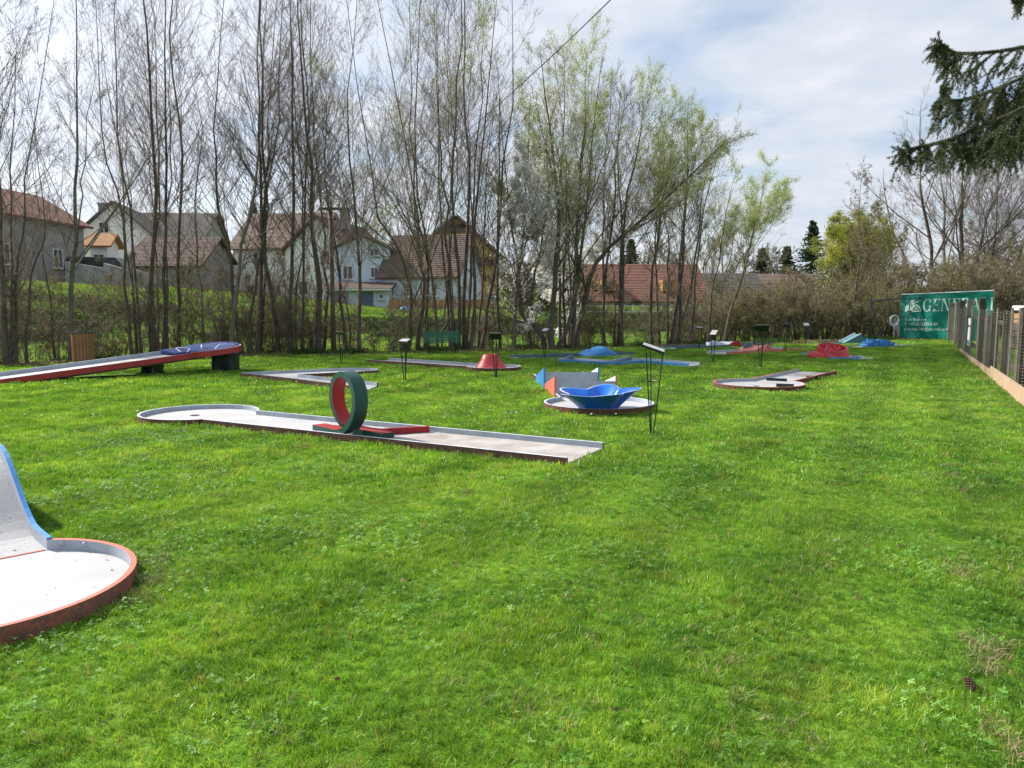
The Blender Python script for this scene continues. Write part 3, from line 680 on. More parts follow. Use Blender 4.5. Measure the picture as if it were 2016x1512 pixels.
KINDS = {
 # n1: side branches; up: upward bend; a: angle range; Lf: branch length as share of height; n2,n3; t0 first branch
 'alder':  dict(n1=52, a=(30, 54), Lf=.27, up=.34, n2=8, n3=5, t0=.32, bark=0, twig=0, leaf=('cat', 1, .010)),
 'alderb': dict(n1=52, a=(30, 54), Lf=.29, up=.38, n2=8, n3=5, t0=.26, bark=0, twig=0, leaf=('bud', 1, .012)),
 'maple':  dict(n1=50, a=(38, 62), Lf=.28, up=.28, n2=9, n3=5, t0=.2, bark=1, twig=0, leaf=('pale', 1, .017), limbs=3),
 'willow': dict(n1=88, a=(30, 58), Lf=.31, up=.30, n2=8, n3=5, t0=.34, bark=0, twig=0, leaf=('green', 4, .019, .07), limbs=3),
 'willows':dict(n1=80, a=(30, 58), Lf=.30, up=.28, n2=8, n3=5, t0=.32, bark=0, twig=0, leaf=('green', 2, .018), limbs=2),
 'cherry': dict(n1=70, a=(35, 65), Lf=.24, up=.22, n2=8, n3=5, t0=.25, bark=0, twig=0, leaf=('white', 4, .024), limbs=3),
 'sapling':dict(n1=26, a=(32, 60), Lf=.30, up=.32, n2=6, n3=5, t0=.15, bark=0, twig=0, leaf=('bud', 2, .018)),
}
LEAFM = {'cat': M_budd, 'pale': M_pale, 'green': M_leafg, 'white': M_blossom, 'bud': M_bud, 'yellow': M_leafy}
def place_obj_children(root, parts):
    pass
def tree(name, label, stems, kind, seed, cat='tree', group=None, trunk_r=.06, limbs=None, n1=None, n2=None, n3=None, leaf=None, base=None, limb_len=.45, limb_ang=(20, 42), Lf=None, t0=None, topkeep=True, lr=None, leafsel=0.0, sagdown=0, twmin=.0028, stem_side=8):
    """stems: list of polylines (world Vectors) with a start radius each"""
    global TREES; TREES += 1
    kd = KINDS[kind]; rng = np.random.default_rng(seed)
    b0 = np.array(stems[0][0][0]); b0 = np.array(base) if base is not None else b0
    root = empty(name, tuple(b0), label, cat, group)
    K = 14; SP_, SR = [], []
    for pts, r in stems:
        pts = np.array([list(p) for p in pts]) - b0
        # resample to K, smooth wander
        if len(pts) == 2:
            s = np.linspace(0, 1, K)[:, None]; c = pts[0] * (1 - s) + pts[1] * s
        else:
            u = np.linspace(0, len(pts) - 1, K)
            # Catmull-Rom through control points
            c = []
            for x in u:
                i = min(int(x), len(pts) - 2); f = x - i
                p0 = pts[max(i - 1, 0)]; p1 = pts[i]; p2 = pts[i + 1]; p3 = pts[min(i + 2, len(pts) - 1)]
                c.append(.5 * ((2 * p1) + (-p0 + p2) * f + (2 * p0 - 5 * p1 + 4 * p2 - p3) * f * f + (-p0 + 3 * p1 - 3 * p2 + p3) * f ** 3))
            c = np.array(c)
        H = np.linalg.norm(c[-1] - c[0]); s = np.linspace(0, 1, K)
        w = np.cumsum(rng.normal(size=(K, 3)) * [1, 1, .0], 0) * H * .0065; w -= w[0]; c = c + w * np.sin(PI * np.minimum(s * 1.0, 1))[:, None] 
        rad = r * (1 - s) ** 1.1 * .96 + r * .04; rad[0] *= 1.3; rad[1] *= 1.04
        SP_.append(c); SR.append(rad)
    P = np.array(SP_); RR = np.array(SR)
    Hs = np.linalg.norm(P[:, -1] - P[:, 0], axis=1)
    nl = kd.get('limbs', 0) if limbs is None else limbs
    if nl:
        bi = np.repeat(np.arange(len(P)), nl); t = rng.uniform(.22, .62, len(bi)); ang = np.radians(rng.uniform(*limb_ang, len(bi)))
        Ls = Hs[bi] * (1 - t) * rng.uniform(.7, 1.0, len(bi)) * limb_len / .5 * .9
        LP, LR = grow(rng, P, RR, bi, t, ang, Ls, K=K, up=.16, rr=.42, wob=.02, taper=.12)
        P = np.concatenate([P, LP]); RR = np.concatenate([RR, LR]); Hs = np.concatenate([Hs, Ls])
    n1 = n1 or kd['n1']; n2 = n2 or kd['n2']; n3 = n3 or kd['n3']; Lf = Lf or kd['Lf']; t0 = kd['t0'] if t0 is None else t0
    Hm = Hs.max()
    wsh = (Hs / Hm) ** .8; tot = n1 * min(2.1, 1 + .35 * (wsh.sum() - 1)); cnt = np.maximum(3, (tot * wsh / wsh.sum()).astype(int)); bi = np.repeat(np.arange(len(P)), cnt)
    t = rng.uniform(t0, .985, len(bi)); t = np.where(rng.random(len(bi)) < .07, rng.uniform(.06, t0 + .02, len(bi)), t)
    shape = np.clip(1.25 * (1 - t), .16, 1) ** .75 * np.clip(.45 + t * 1.2, 0, 1)
    shape = np.where(t < t0, .35, shape)
    Ls = np.maximum(Hs[bi], Hm * .4) * Lf * shape * rng.uniform(.65, 1.25, len(bi))
    P1, R1 = grow(rng, P, RR, bi, t, np.radians(rng.uniform(*kd['a'], len(bi))), Ls, K=6, up=kd['up'] - sagdown, rr=.36, rmax=.016, wob=.022, taper=.3)
    R1 = np.maximum(R1, twmin * 1.1)
    # level 2
    b2 = np.repeat(np.arange(len(P1)), n2); t2 = rng.uniform(.2, 1, len(b2)); L2 = Ls[b2] * rng.uniform(.22, .5, len(b2)) * (1.2 - .75 * t2)
    P2, R2 = grow(rng, P1, R1, b2, t2, np.radians(rng.uniform(25, 52, len(b2))), L2, K=3, up=.2, rr=.6, rmax=.008, wob=.03, taper=.5)
    R2 = np.maximum(R2, twmin)
    b3 = np.repeat(np.arange(len(P2)), n3); t3 = rng.uniform(.15, 1, len(b3)); L3 = L2[b3] * rng.uniform(.3, .75, len(b3))
    P3, R3 = grow(rng, P2, R2, b3, t3, np.radians(rng.uniform(22, 50, len(b3))), L3, K=2, up=.12, rr=.9, rmax=.0046, wob=.05, taper=.3)
    R3 = np.maximum(R3, twmin * .85)
    bark = [M_bark, M_barkg, M_barko][kd['bark']]; tw = M_twig if kd.get('tw') is None else kd['tw']
    if isinstance(limb_ang, dict): pass
    ns = len(stems)
    Vt, Qt = tubes(P, RR, stem_side); np_mesh('trunk', Vt, Qt, None, bark, root, smooth=True)
    V1, Q1 = tubes(P1, R1, 3); V2, Q2 = tubes(P2, R2, 3); V3, T3 = cones(P3[:, 0], P3[:, 1], R3[:, 0])
    np_mesh('crown', np.concatenate([V1, V2, V3]), np.concatenate([Q1, Q2 + len(V1)]), T3 + len(V1) + len(V2), M_twigs.get(kind, M_twig), root)
    lf = leaf or kd['leaf']
    if lf and lf[0]:
        sel = np.ones(len(P3), bool) if lf[0] not in ('cat', 'bud', 'pale') or kind[0] == '_' else rng.random(len(P3)) < .45
        if leafsel: # only above a height share
            zz = P3[:, 1, 2]; sel = zz > zz.max() * leafsel
            sel &= rng.random(len(sel)) < np.clip((zz / zz.max() - leafsel) / .25, .15, 1)
        V4, Q4 = leaves(rng, P3[sel, 0], P3[sel, 1], lf[1], lf[2], stretch=1.3, spread=lf[3] if len(lf) > 3 else .04)
        np_mesh({'white': 'blossom', 'green': 'foliage', 'yellow': 'foliage'}.get(lf[0], 'buds'), V4, Q4, None, LEAFM[lf[0]], root)['kind'] = 'stuff'
    return root
M_twigw = mat('willow_twigs', (.23, .20, .12), (.15, .13, .08), scale=1.0, rough=.9)
M_twigs = {'willow': M_twigw, 'willows': M_twigw, 'sapling': M_twigb}
def stem(b, t, bend=0, dz=0, d_off=0, mid=None):
    """base pixel, top pixel; the top stands d_off metres deeper"""
    B_ = gnd(*b); T_ = at(t[0], t[1], B_.y + d_off)
    if mid:
        return [B_ - Vector((0, 0, .1))] + [at(m[0], m[1], B_.y + d_off * .5) for m in mid] + [T_]
    M1 = (B_ + T_) / 2 + Vector((bend * B_.y / 1500, 0, 0))
    return [B_ - Vector((0, 0, .1)), M1, T_]
G = 'bare trees in a row behind the lawn'
def T(label, kind, b, t, w, seed, bend=0, mid=None, off=0, name=None, extra=None, **k):
    if t[1] < 70 and b[0] < 960: t = (t[0] + (t[0] - (mid[-1][0] if mid else t[0])) * .6, t[1] - 150)
    B_ = gnd(*b); r = w * .40 * B_.y / 1500
    st_ = [(stem(b, t, bend, 0, off, mid), r)]
    rr_ = random.Random(seed * 7 + 1)
    if kind in ('alder', 'alderb') and not extra and rr_.random() < (.75 if b[0] < 470 or b[0] > 650 else .25):
        dx = rr_.uniform(-16, 16); e_t = (t[0] + dx * rr_.uniform(1, 3.2), t[1] + rr_.uniform(60, 230))
        st_.append((stem((b[0] + (7 if dx > 0 else -7), b[1] - rr_.uniform(0, 3)), e_t, rr_.uniform(-8, 8), 0, off + rr_.uniform(-.6, .6), None), r * rr_.uniform(.4, .7)))
    for e in (extra or []):
        st_.append((stem(e[0], e[1], e[2] if len(e) > 2 else 0, 0, off + random.Random(seed).uniform(-.5, .5), e[3] if len(e) > 3 else None), r * .8))
    nm = name or {'alder': 'alder_tree', 'alderb': 'alder_tree', 'maple': 'maple_tree', 'willow': 'willow_tree', 'willows': 'willow_tree', 'cherry': 'cherry_tree', 'sapling': 'sapling'}[kind]
    return tree(nm, label, st_, kind, seed, group=G, **k)
T('dark bare tree at the very edge of the row, fork of trunks', 'alder', (12, 720), (12, -30), 15, 1, bend=-8)
T('slanting bare tree crossing the red roofed farmhouse', 'alderb', (32, 719), (100, 60), 11, 2, mid=[(38, 560), (66, 380)])
T('thin crooked bare tree beside the slanting one', 'alderb', (52, 718), (48, 120), 8, 3, mid=[(60, 560), (80, 420)], n1=26)
T('pale grey trunked maple rising directly behind the slatted bin', 'maple', (141, 712), (145, -60), 16, 4, mid=[(141, 560), (146, 400), (152, 200)], n1=40, n2=9)
T('thin twiggy tree between the slatted bin and the farmhouse', 'alderb', (108, 708), (60, 260), 6, 5, n1=26)
T('dark tree leaning away from the clump over the tilted lane', 'alder', (262, 704), (185, -20), 10, 6, mid=[(242, 600), (215, 400), (192, 200)])
T('straight dark tree of the clump above the tilted lane, thinner', 'alder', (279, 702), (245, 20), 8, 7, bend=-6, n1=34)
T('tallest straight tree of the clump above the tilted lane', 'alder', (300, 701), (283, -60), 14, 8, bend=4)
T('upright tree at the near side of the clump above the tilted lane', 'alder', (322, 700), (330, -10), 11, 9, bend=-4)
T('reddish thin tree behind the clump above the tilted lane', 'alderb', (311, 696), (301, 90), 6, 10, off=1, n1=30)
T('dark straight tree over the blue cloth start of the tilted lane', 'alder', (352, 694), (357, -50), 11, 11, bend=3)
T('grey slim tree behind the blue cloth of the tilted lane', 'maple', (401, 696), (372, 120), 8, 12, mid=[(394, 560), (378, 420), (398, 260)], n1=30)
T('pale grey trunked tree rising behind the blue cloth tip', 'maple', (455, 700), (512, 10), 13, 13, mid=[(456, 560), (468, 420), (482, 280)], n1=40)
T('thick brown tree next to the tall covered trestle', 'alder', (478, 699), (448, 30), 12, 14, mid=[(466, 560), (446, 380), (440, 200)])
T('dark tree leaning from the trestle to the big white house', 'alder', (489, 698), (540, -10), 9, 15, mid=[(500, 560), (512, 380), (520, 200)])
T('tall twin topped dark tree before the big white house', 'alder', (506, 697), (508, -80), 12, 16, bend=5, n1=50)
T('tall dark tree close beside the twin topped one', 'alder', (549, 696), (525, -80), 14, 17, mid=[(548, 560), (538, 360), (519, 150)], n1=50)
T('brown tree clump member before the white gable wall', 'alderb', (574, 697), (560, 40), 12, 18, bend=-6)
T('slim tree before the white gable wall', 'alder', (596, 696), (582, -20), 8, 19, bend=6)
T('thickest dark trunk standing beside the utility pole', 'alder', (624, 694), (592, -90), 19, 20, mid=[(629, 560), (622, 420), (600, 200)], n1=60)
T('dark tree with two tall tops behind the thickest trunk', 'alder', (636, 690), (604, -70), 10, 21, mid=[(640, 560), (628, 380), (604, 150)], off=1)
T('dark leaning tree just past the utility pole', 'alderb', (684, 692), (640, 140), 8, 22, bend=-14)
T('wide branching tree in front of the pale blue garage doors', 'willows', (708, 696), (706, 60), 11, 23, mid=[(710, 560), (704, 400), (700, 200)], limbs=4, n1=80, leaf=('bud', 1, .02))
T('curved willow with green top leaning over the pale blue house', 'willow', (802, 693), (690, -20), 12, 24, mid=[(812, 620), (800, 520), (740, 370)], limbs=3, leafsel=.75)
T('curved green topped willow rising before the blue wing', 'willow', (823, 692), (740, -30), 13, 25, mid=[(830, 600), (812, 500), (800, 300)], limbs=4, leafsel=.62)
T('willow with the brightest green crown over the yellow house eave', 'willow', (836, 690), (800, 20), 10, 26, mid=[(832, 560), (806, 400), (800, 200)], limbs=4, leafsel=.5)
T('straight bare tree at the near arm of the green bench', 'alder', (862, 692), (850, -10), 7, 27, bend=-4)
T('tall bare tree rising behind the middle of the green bench', 'alder', (893, 690), (862, 10), 10, 28, mid=[(888, 560), (876, 380), (864, 200)])
T('tall straight bare tree behind the green bench backrest', 'alder', (903, 690), (905, -20), 10, 29, bend=3, n1=48)
T('dark tree at the far arm of the green bench', 'alder', (913, 689), (921, -10), 11, 30, bend=4)
T('bare tree leaning outward past the green bench seat', 'alder', (925, 691), (985, 15), 12, 31, mid=[(938, 600), (956, 400), (976, 200)])
T('leaning bare tree before the yellow house wall', 'alder', (948, 689), (1002, 60), 11, 32, mid=[(955, 600), (975, 400), (990, 230)])
T('twiggy brown tree between the bench and the blossom', 'alderb', (985, 688), (975, 120), 8, 33, bend=-8)
T('smooth grey trunk at the foot of the white blossom', 'maple', (1012, 689), (1045, 180), 11, 34, mid=[(1014, 600), (1030, 480), (1036, 330)], n1=60, leaf=('white', 1, .03))
T('blossoming cherry full of white flowers', 'cherry', (1046, 688), (1085, 200), 9, 35, mid=[(1040, 600), (1060, 480), (1085, 330)], limbs=5, limb_ang=(25, 50), n1=80, n2=8, n3=5, leaf=('white', 5, .036, .05), Lf=.24)
T('small blossoming cherry behind the lone thin stand', 'cherry', (1118, 684), (1120, 330), 8, 36, mid=[(1122, 600), (1112, 480)], limbs=5, limb_ang=(30, 55), n1=60, leaf=('white', 5, .036, .05), off=1.5)
T('thick reddish based willow splitting low into many limbs', 'willows', (1084, 690), (1062, 90), 19, 37, mid=[(1088, 600), (1096, 430), (1080, 260)], limbs=4, extra=[((1077, 689), (980, 130), 0, [(1050, 645), (1020, 600), (1000, 400)]), ((1092, 689), (1190, 90), 0, [(1116, 640), (1140, 520), (1160, 300)])], leafsel=.3)
T('green tipped willow above the white blossom', 'willow', (1103, 686), (1108, 95), 9, 38, bend=-6, off=1, limbs=4, leafsel=.45)
T('long limb willow leaning far across the red roofed barn', 'willows', (1131, 687), (1450, 260), 17, 39, mid=[(1150, 600), (1185, 510), (1290, 420), (1380, 330)], limbs=5, n1=120, leafsel=.2)
T('willow of the fan clump with green crown, upright', 'willow', (1124, 688), (1160, 85), 13, 40, mid=[(1134, 560), (1142, 400), (1150, 230)], limbs=4, leafsel=.5)
T('thin straight tree inside the fan clump', 'alder', (1112, 687), (1090, 100), 8, 41, bend=4)
T('slender bare tree just behind the fan clump', 'alder', (1186, 682), (1205, 120), 7, 42, bend=-6, off=.5)
T('slim dark tree before the near end of the red roofed barn', 'alder', (1190, 684), (1232, 160), 9, 43, mid=[(1190, 560), (1212, 400), (1226, 260)])
T('dark trunk pair member above the blue double hump', 'alder', (1217, 682), (1224, 165), 10, 44, bend=5)
T('green tipped willow over the red roofed barn middle', 'willow', (1224, 683), (1276, 165), 10, 45, mid=[(1222, 560), (1236, 400), (1262, 260)], limbs=3, leafsel=.62)
T('thin willow over the barn with green top tips', 'willow', (1283, 682), (1330, 195), 9, 46, mid=[(1280, 560), (1296, 420), (1318, 300)], limbs=3, leafsel=.58)
T('straight dark tree beside the barn dormer', 'alder', (1299, 680), (1312, 230), 7, 47, bend=-3)
T('fan shaped multiple stem tree before the barn end', 'alder', (1322, 680), (1352, 210), 11, 48, mid=[(1330, 560), (1336, 400), (1345, 280)], extra=[((1329, 680), (1398, 300), 8), ((1316, 680), (1300, 330), -4)])
T('green crowned willow at the barn end', 'willow', (1337, 680), (1388, 240), 9, 49, mid=[(1346, 560), (1352, 420), (1370, 310)], limbs=3, leafsel=.45)
T('leaning dark tree where the thicket begins', 'alderb', (1360, 679), (1420, 270), 9, 50, mid=[(1372, 580), (1392, 430)])
T('thin leaning tree over the far mound lane', 'willows', (1392, 678), (1450, 330), 7, 51, mid=[(1404, 600), (1428, 460)], limbs=3, leafsel=.3)
T('lone slender willow with pale green crown against open sky', 'willow', (1424, 678), (1512, 318), 8, 52, mid=[(1440, 600), (1470, 500), (1490, 420)], limbs=5, leafsel=.35, limb_len=.42, off=2, t0=.4)
T('slim young tree with pale trunk before the yellow willow', 'sapling', (1670, 666), (1700, 330), 8, 53, mid=[(1684, 560), (1692, 470)], limbs=4, n1=100, n2=8, n3=5, leaf=('bud', 2, .03), t0=.3, Lf=.24)
# large bare trees behind the banner
T('broad bare tree behind the green banner with a tall twiggy top', 'alder', (1838, 652), (1815, 195), 15, 54, mid=[(1836, 560), (1826, 420), (1818, 300)], limbs=5, limb_ang=(25, 55), twmin=.0058, off=8, extra=[((1852, 652), (1850, 260), 0), ((1830, 652), (1740, 330), -20)], Lf=.26, n1=50)
T('spreading bare tree behind the fence posts', 'alder', (1872, 652), (1905, 240), 17, 55, mid=[(1876, 560), (1886, 420), (1895, 320)], limbs=5, limb_ang=(25, 55), twmin=.0058, off=8, extra=[((1893, 652), (1990, 300), 10), ((1905, 652), (2030, 400), 30)], Lf=.33, n1=210, n2=9)
T('bare tree at the far edge beyond the fence', 'alder', (1925, 652), (1965, 250), 12, 56, mid=[(1935, 560), (1950, 420)], limbs=5, limb_ang=(30, 60), twmin=.0058, off=9, extra=[((2010, 652), (2060, 330), 10)], Lf=.33, n1=180, n2=9)
# undergrowth saplings along the row: low twiggy shrubs
SH = 'low twiggy shrubs at the foot of the trees'
M_shrubs = [M_twig, M_twigo, M_twigb]
SHRUB_PROTO = {}
def copy_thing(src, loc, rz, scale, label, name=None):
    c = src.copy(); col.objects.link(c); c.location = loc; c.rotation_euler = (0, 0, rz); c.scale = scale; c['label'] = label
    if name: c.name = name
    for ch in src.children:
        q = ch.copy(); col.objects.link(q); q.parent = c
    return c
def shrub(label, px, py, h, w, n, seed, twig=1, leaf=('bud', 1, .016), group=SH, off=0, name='shrub', arch=.25, n1=60, n2=7, n3=5, r=.012, row=False, fam='low', protos=3, tw=.0036, **_):
    """the first of each family is built, the others are copies of it, turned and scaled"""
    if row:
        for py in range(760, 640, -1):
            if gnd(px, py).y > edge_y(gnd(px, py).x): break
    B_ = gnd(px, py); B_.y += off; B_.x += off * (px - 1008) / 1500; B_.z = float(terrain(B_.x, B_.y))
    rng = random.Random(seed); key = (fam, twig, seed % protos)
    if key in SHRUB_PROTO:
        src, h0, w0 = SHRUB_PROTO[key]
        c = copy_thing(src, B_, rng.uniform(0, 2 * PI), (w / w0, w / w0, h / h0 * rng.uniform(.92, 1.08)), label); return c
    stems = []
    for i in range(n):
        a = rng.uniform(0, 2 * PI); rad = w * math.sqrt(rng.random()); hh = h * rng.uniform(.55, 1.05) * (1 - .25 * (rad / w) ** 2)
        b_ = B_ + Vector((math.cos(a) * rad * .25, math.sin(a) * rad * .2, -.05)); t_ = B_ + Vector((math.cos(a) * rad, math.sin(a) * rad * .9, hh))
        mid = b_ * .5 + t_ * .5 + Vector((-math.cos(a) * rad * arch * .3, 0, hh * arch * .6)); stems.append(([b_, mid, t_], r * rng.uniform(.6, 1.3)))
    KINDS['_sh'] = dict(n1=n1, a=(25, 60), Lf=.36, up=.15, n2=n2, n3=n3, t0=.12, bark=0 if twig != 1 else 2, twig=0, leaf=leaf); M_twigs['_sh'] = M_shrubs[twig]
    o = tree(name, label, stems, '_sh', seed, cat='shrub', group=group, limbs=0, twmin=tw, stem_side=4, base=tuple(B_)); SHRUB_PROTO[key] = (o, h, w); return o
low = [('twiggy shrub between the slanting tree and the slatted bin', 98, 708, 1.5, .55, 6), ('forked bare sapling just past the slatted bin', 188, 706, 1.3, .7, 4),
 ('low shrub before the clump above the tilted lane', 232, 704, 1.0, .5, 6), ('shrub behind the middle of the tilted lane', 372, 697, 1.6, .5, 7), ('brown shrub behind the blue cloth end', 425, 696, 1.9, .6, 9),
 ('dense shrub beside the tall covered trestle', 522, 696, 1.9, .7, 10), ('dense shrub below the big white house', 560, 695, 2.2, .8, 12), ('brown shrub beside the thickest trunk', 602, 695, 1.8, .7, 10),
 ('shrub at the foot of the utility pole', 664, 692, 1.4, .6, 7), ('low sprawling branches before the garage doors', 742, 692, 1.1, .7, 5), ('shrub at the feet of the curved willows', 780, 694, 1.5, .6, 8),
 ('brown shrub just past the bench', 962, 688, 1.6, .7, 9), ('shrub at the feet of the cherries', 1000, 688, 1.4, .6, 8), ('shrub beneath the reddish based willow', 1062, 687, 1.2, .5, 6),
 ('shrub behind the fan clump', 1160, 686, 1.3, .5, 6), ('shrub behind the blue double hump', 1204, 683, 1.2, .5, 5), ('shrub between the trunks before the barn', 1262, 682, 1.3, .6, 6), ('shrub beside the fan shaped tree', 1345, 679, 1.6, .6, 7)]
for i, (lb, px, py, h, w, n) in enumerate(low): shrub(lb, px, py, h * .95, w * 1.25, 9, 200 + i, twig=(2, 0, 1)[i % 3], off=.2 + .5 * (i % 3), n1=30, n2=6, n3=4, r=.008, fam='low', protos=1)
low2 = [(10, 1.3, 'brush behind the forked dark tree'), (215, 1.2, 'brush before the stained concrete wall'), (338, 1.3, 'brush between the clump and the straight dark tree'), (440, 1.6, 'brush behind the pale trunk at the cloth tip'),
 (500, 2.0, 'brush below the tan tiled roof'), (540, 2.0, 'brush before the white house wall'), (585, 1.9, 'brush under the white gable wall'), (618, 1.7, 'brush behind the thickest trunk'),
 (940, 1.3, 'brush behind the leaning tree past the bench'), (1050, 1.2, 'brush between cherry and reddish willow'), (1145, 1.3, 'brush under the long leaning limb'), (1290, 1.4, 'brush before the barn railing'), (1345, 1.7, 'brush at the fan shaped tree'), (1370, 2.0, 'brush where the thicket starts')]
for i, (px, h, lb) in enumerate(low2): shrub(lb, px, 0, h, .75, 13, 240 + i, twig=(0, 2, 1)[i % 3], off=1.2 + .9 * (i % 3), group='thin brush between the trunks', name='brush_shrub', n1=46, n2=6, n3=4, r=.009, row=True, fam='brush', protos=1, leaf=('bud', 1, .013))
for i, (px, lb) in enumerate([(1012, 'far shrub above the bank between yellow house and cherry'), (1050, 'far shrub behind the white blossom foot'), (1096, 'far shrub behind the reddish based willow'), (1140, 'far shrub at the near barn corner')]):
    shrub(lb, px, 688, 3.0, 2.6, 20, 280 + i, twig=(2, 1)[i % 2], off=23, name='far_shrub', tw=.012, leaf=('bud', 2, .05), n1=90, n2=6, n3=4, r=.02, fam='farsh', protos=1, group='far shrubs on the bank')
veil = [(15, 3.4, 'tall twiggy bush with pale buds behind the forked dark tree'), (60, 3.0, 'tall twiggy bush below the farmhouse wall'), (120, 3.2, 'tall twiggy bush between the farmhouse and the pale maple'), (172, 2.4, 'tall twiggy bush behind the slatted bin'), (228, 3.0, 'tall twiggy bush before the orange topped porch'), (270, 3.3, 'tall twiggy bush behind the leaning clump trunk'), (312, 3.2, 'tall twiggy bush inside the clump'), (360, 3.4, 'tall twiggy bush before the low tiled shed'), (405, 3.4, 'tall twiggy bush behind the grey slim tree'),
 (446, 3.6, 'tall twiggy bush behind the cloth tip trunk'), (487, 3.6, 'tall twiggy bush before the big white house edge'), (528, 3.8, 'tall twiggy bush before the big white house door'), (570, 3.6, 'tall twiggy bush before the annexe'), (606, 3.4, 'tall twiggy bush by the thickest trunk'), (690, 1.9, 'tall twiggy bush before the garage'), (770, 2.2, 'tall twiggy bush before the blue wing'), (846, 2.3, 'tall twiggy bush behind the bench arm'), (962, 2.6, 'tall twiggy bush before the yellow house corner'), (1040, 2.4, 'tall twiggy bush below the blossom'), (1150, 2.4, 'tall twiggy bush under the leaning limb'), (1215, 2.3, 'tall twiggy bush before the barn gable'), (1275, 2.4, 'tall twiggy bush before the barn dormer'), (1335, 2.8, 'tall twiggy bush at the barn corner')]
for i, (px, h, lb) in enumerate(veil): shrub(lb, px, 0, h, 1.05, 13, 600 + i, twig=(0, 2, 1)[i % 3], off=1.0 + 1.1 * (i % 3), group='tall twiggy bushes between the trunks', name='twiggy_bush', n1=54, n2=7, n3=4, r=.010, row=True, fam='veil', protos=1, leaf=('bud', 1, .015), arch=.15)
# the brown thicket on the right
TH = 'bushes of the dense brown thicket'
thick = [(1378, 2.3, 1.6, 0, 'edge of the thicket beside the barn end'), (1412, 2.6, 1.8, 1, 'olive bush behind the far mound lane'), (1448, 2.7, 1.9, 2, 'brown bush behind the pale stand boards'), (1482, 2.9, 2.0, 1, 'olive bush directly behind the dark stand boards'),
 (1516, 3.0, 2.0, 2, 'brown bush under the grey barn roof'), (1550, 3.0, 2.0, 0, 'dark bush under the red brown shed roof'), (1586, 3.1, 2.1, 2, 'brown bush behind the pale blue stand board'), (1622, 3.0, 2.1, 1, 'olive bush behind the red spiral tower'),
 (1658, 3.1, 2.1, 2, 'brown bush behind the teal wedge ramp'), (1696, 3.1, 2.2, 1, 'olive bush behind the blue stepped arches'), (1732, 3.2, 2.2, 2, 'brown bush behind the netting cage'), (1768, 3.4, 2.3, 1, 'olive bush at the near end of the green banner'),
 (1808, 3.8, 2.4, 2, 'tall brown bush behind the banner lion'), (1850, 4.2, 2.5, 1, 'tall olive bush behind the banner middle'), (1895, 4.4, 2.6, 2, 'tall brown bush behind the banner end'), (1940, 4.4, 2.6, 0, 'dark bush beyond the fence posts'), (1990, 4.4, 2.8, 2, 'brown bush beyond the neighbouring garden')]
for i, (px, h, w, tw, lb) in enumerate(thick):
    shrub(lb, px, 671 - (px - 1378) * .012, h * .86, w, 26, 300 + i, twig=tw, off=1.2 + (i % 3) * .6, group=TH, name='thicket_bush', n1=90, n2=7, n3=5, leaf=('bud', 1, .022), r=.024, arch=.5, fam='thick', protos=2)
for i, (px, h, w, tw, off, lb) in enumerate([(1430, 3.2, 2.6, 2, 7, 'rear bush of the thicket below the grey barn'), (1520, 3.4, 2.8, 1, 7, 'rear olive bush of the thicket below the conifers'), (1600, 3.8, 3.0, 2, 8, 'rear bush before the yellow willow'), (1690, 4.6, 3.2, 1, 8, 'rear bush beneath the young pale tree'),
      (1775, 4.4, 3.4, 2, 9, 'high bush behind the netting cage and banner'), (1860, 4.5, 3.6, 1, 9, 'high olive bush behind the broad bare tree'), (1950, 4.6, 3.8, 2, 9, 'high brown bush at the end of the tree row'), (2040, 4.8, 3.8, 1, 9, 'high bush at the frame side beyond the fence')]):
    shrub(lb, px, 668, h, w, 28, 340 + i, twig=tw, off=off, group=TH, name='thicket_bush', n1=85, n2=7, n3=5, leaf=('bud', 1, .028), r=.034, arch=.5, fam='rear', protos=1, tw=.0055)
# yellow willow and far trees
b_ = at(1676, 640, 46)
yw = []
rng_ = random.Random(77)
for i in range(13):
    a = i * 2.4; yw.append(([Vector((b_.x, b_.y, 0)), Vector((b_.x + math.cos(a) * .9, b_.y + math.sin(a) * .9, 3.6)), Vector((b_.x + math.cos(a) * 2.5 * (i / 12) ** .5, b_.y + math.sin(a) * 2.3 * (i / 12) ** .5, 6.9 - 2.2 * (i / 12) ** 1.4))], .10))
KINDS['ywil'] = dict(n1=90, a=(35, 85), Lf=.34, up=-.06, n2=9, n3=6, t0=.3, bark=2, twig=0, leaf=('yellow', 5, .045, .12)); M_twigs['ywil'] = M_twigo
tree('weeping_willow', 'rounded yellow-green willow glowing above the brown thicket', yw, 'ywil', 78, group=None, limbs=0, stem_side=5, twmin=.008)
M_far = mat('far_bare_trees', (.12, .105, .08), (.075, .065, .05), scale=.8, rough=.9)
def far_tree(label, px, py_top, d, w, seed, kind='far', leaf=('bud', 1, .06), ns=5, z0=None):
    t_ = at(px, py_top, d); z0 = float(terrain(t_.x, d)) if z0 is None else z0; H = t_.z - z0; rng = random.Random(seed)
    stems = [([Vector((t_.x + rng.uniform(-.1, .1) * w, d, z0)), Vector((t_.x + rng.uniform(-.2, .2) * w, d + rng.uniform(-.2, .2) * w, z0 + H * .5)), Vector((t_.x + rng.uniform(-.5, .5) * w, d + rng.uniform(-.4, .4) * w, z0 + H * rng.uniform(.8, 1)))], .12) for _ in range(ns)]
    KINDS['far'] = dict(n1=40, a=(25, 60), Lf=.32, up=.2, n2=7, n3=5, t0=.2, bark=0, twig=0, leaf=leaf); M_twigs['far'] = M_far
    return tree('distant_tree', label, stems, 'far', seed, group='distant bare trees behind the houses', limbs=0, stem_side=4, twmin=.011)
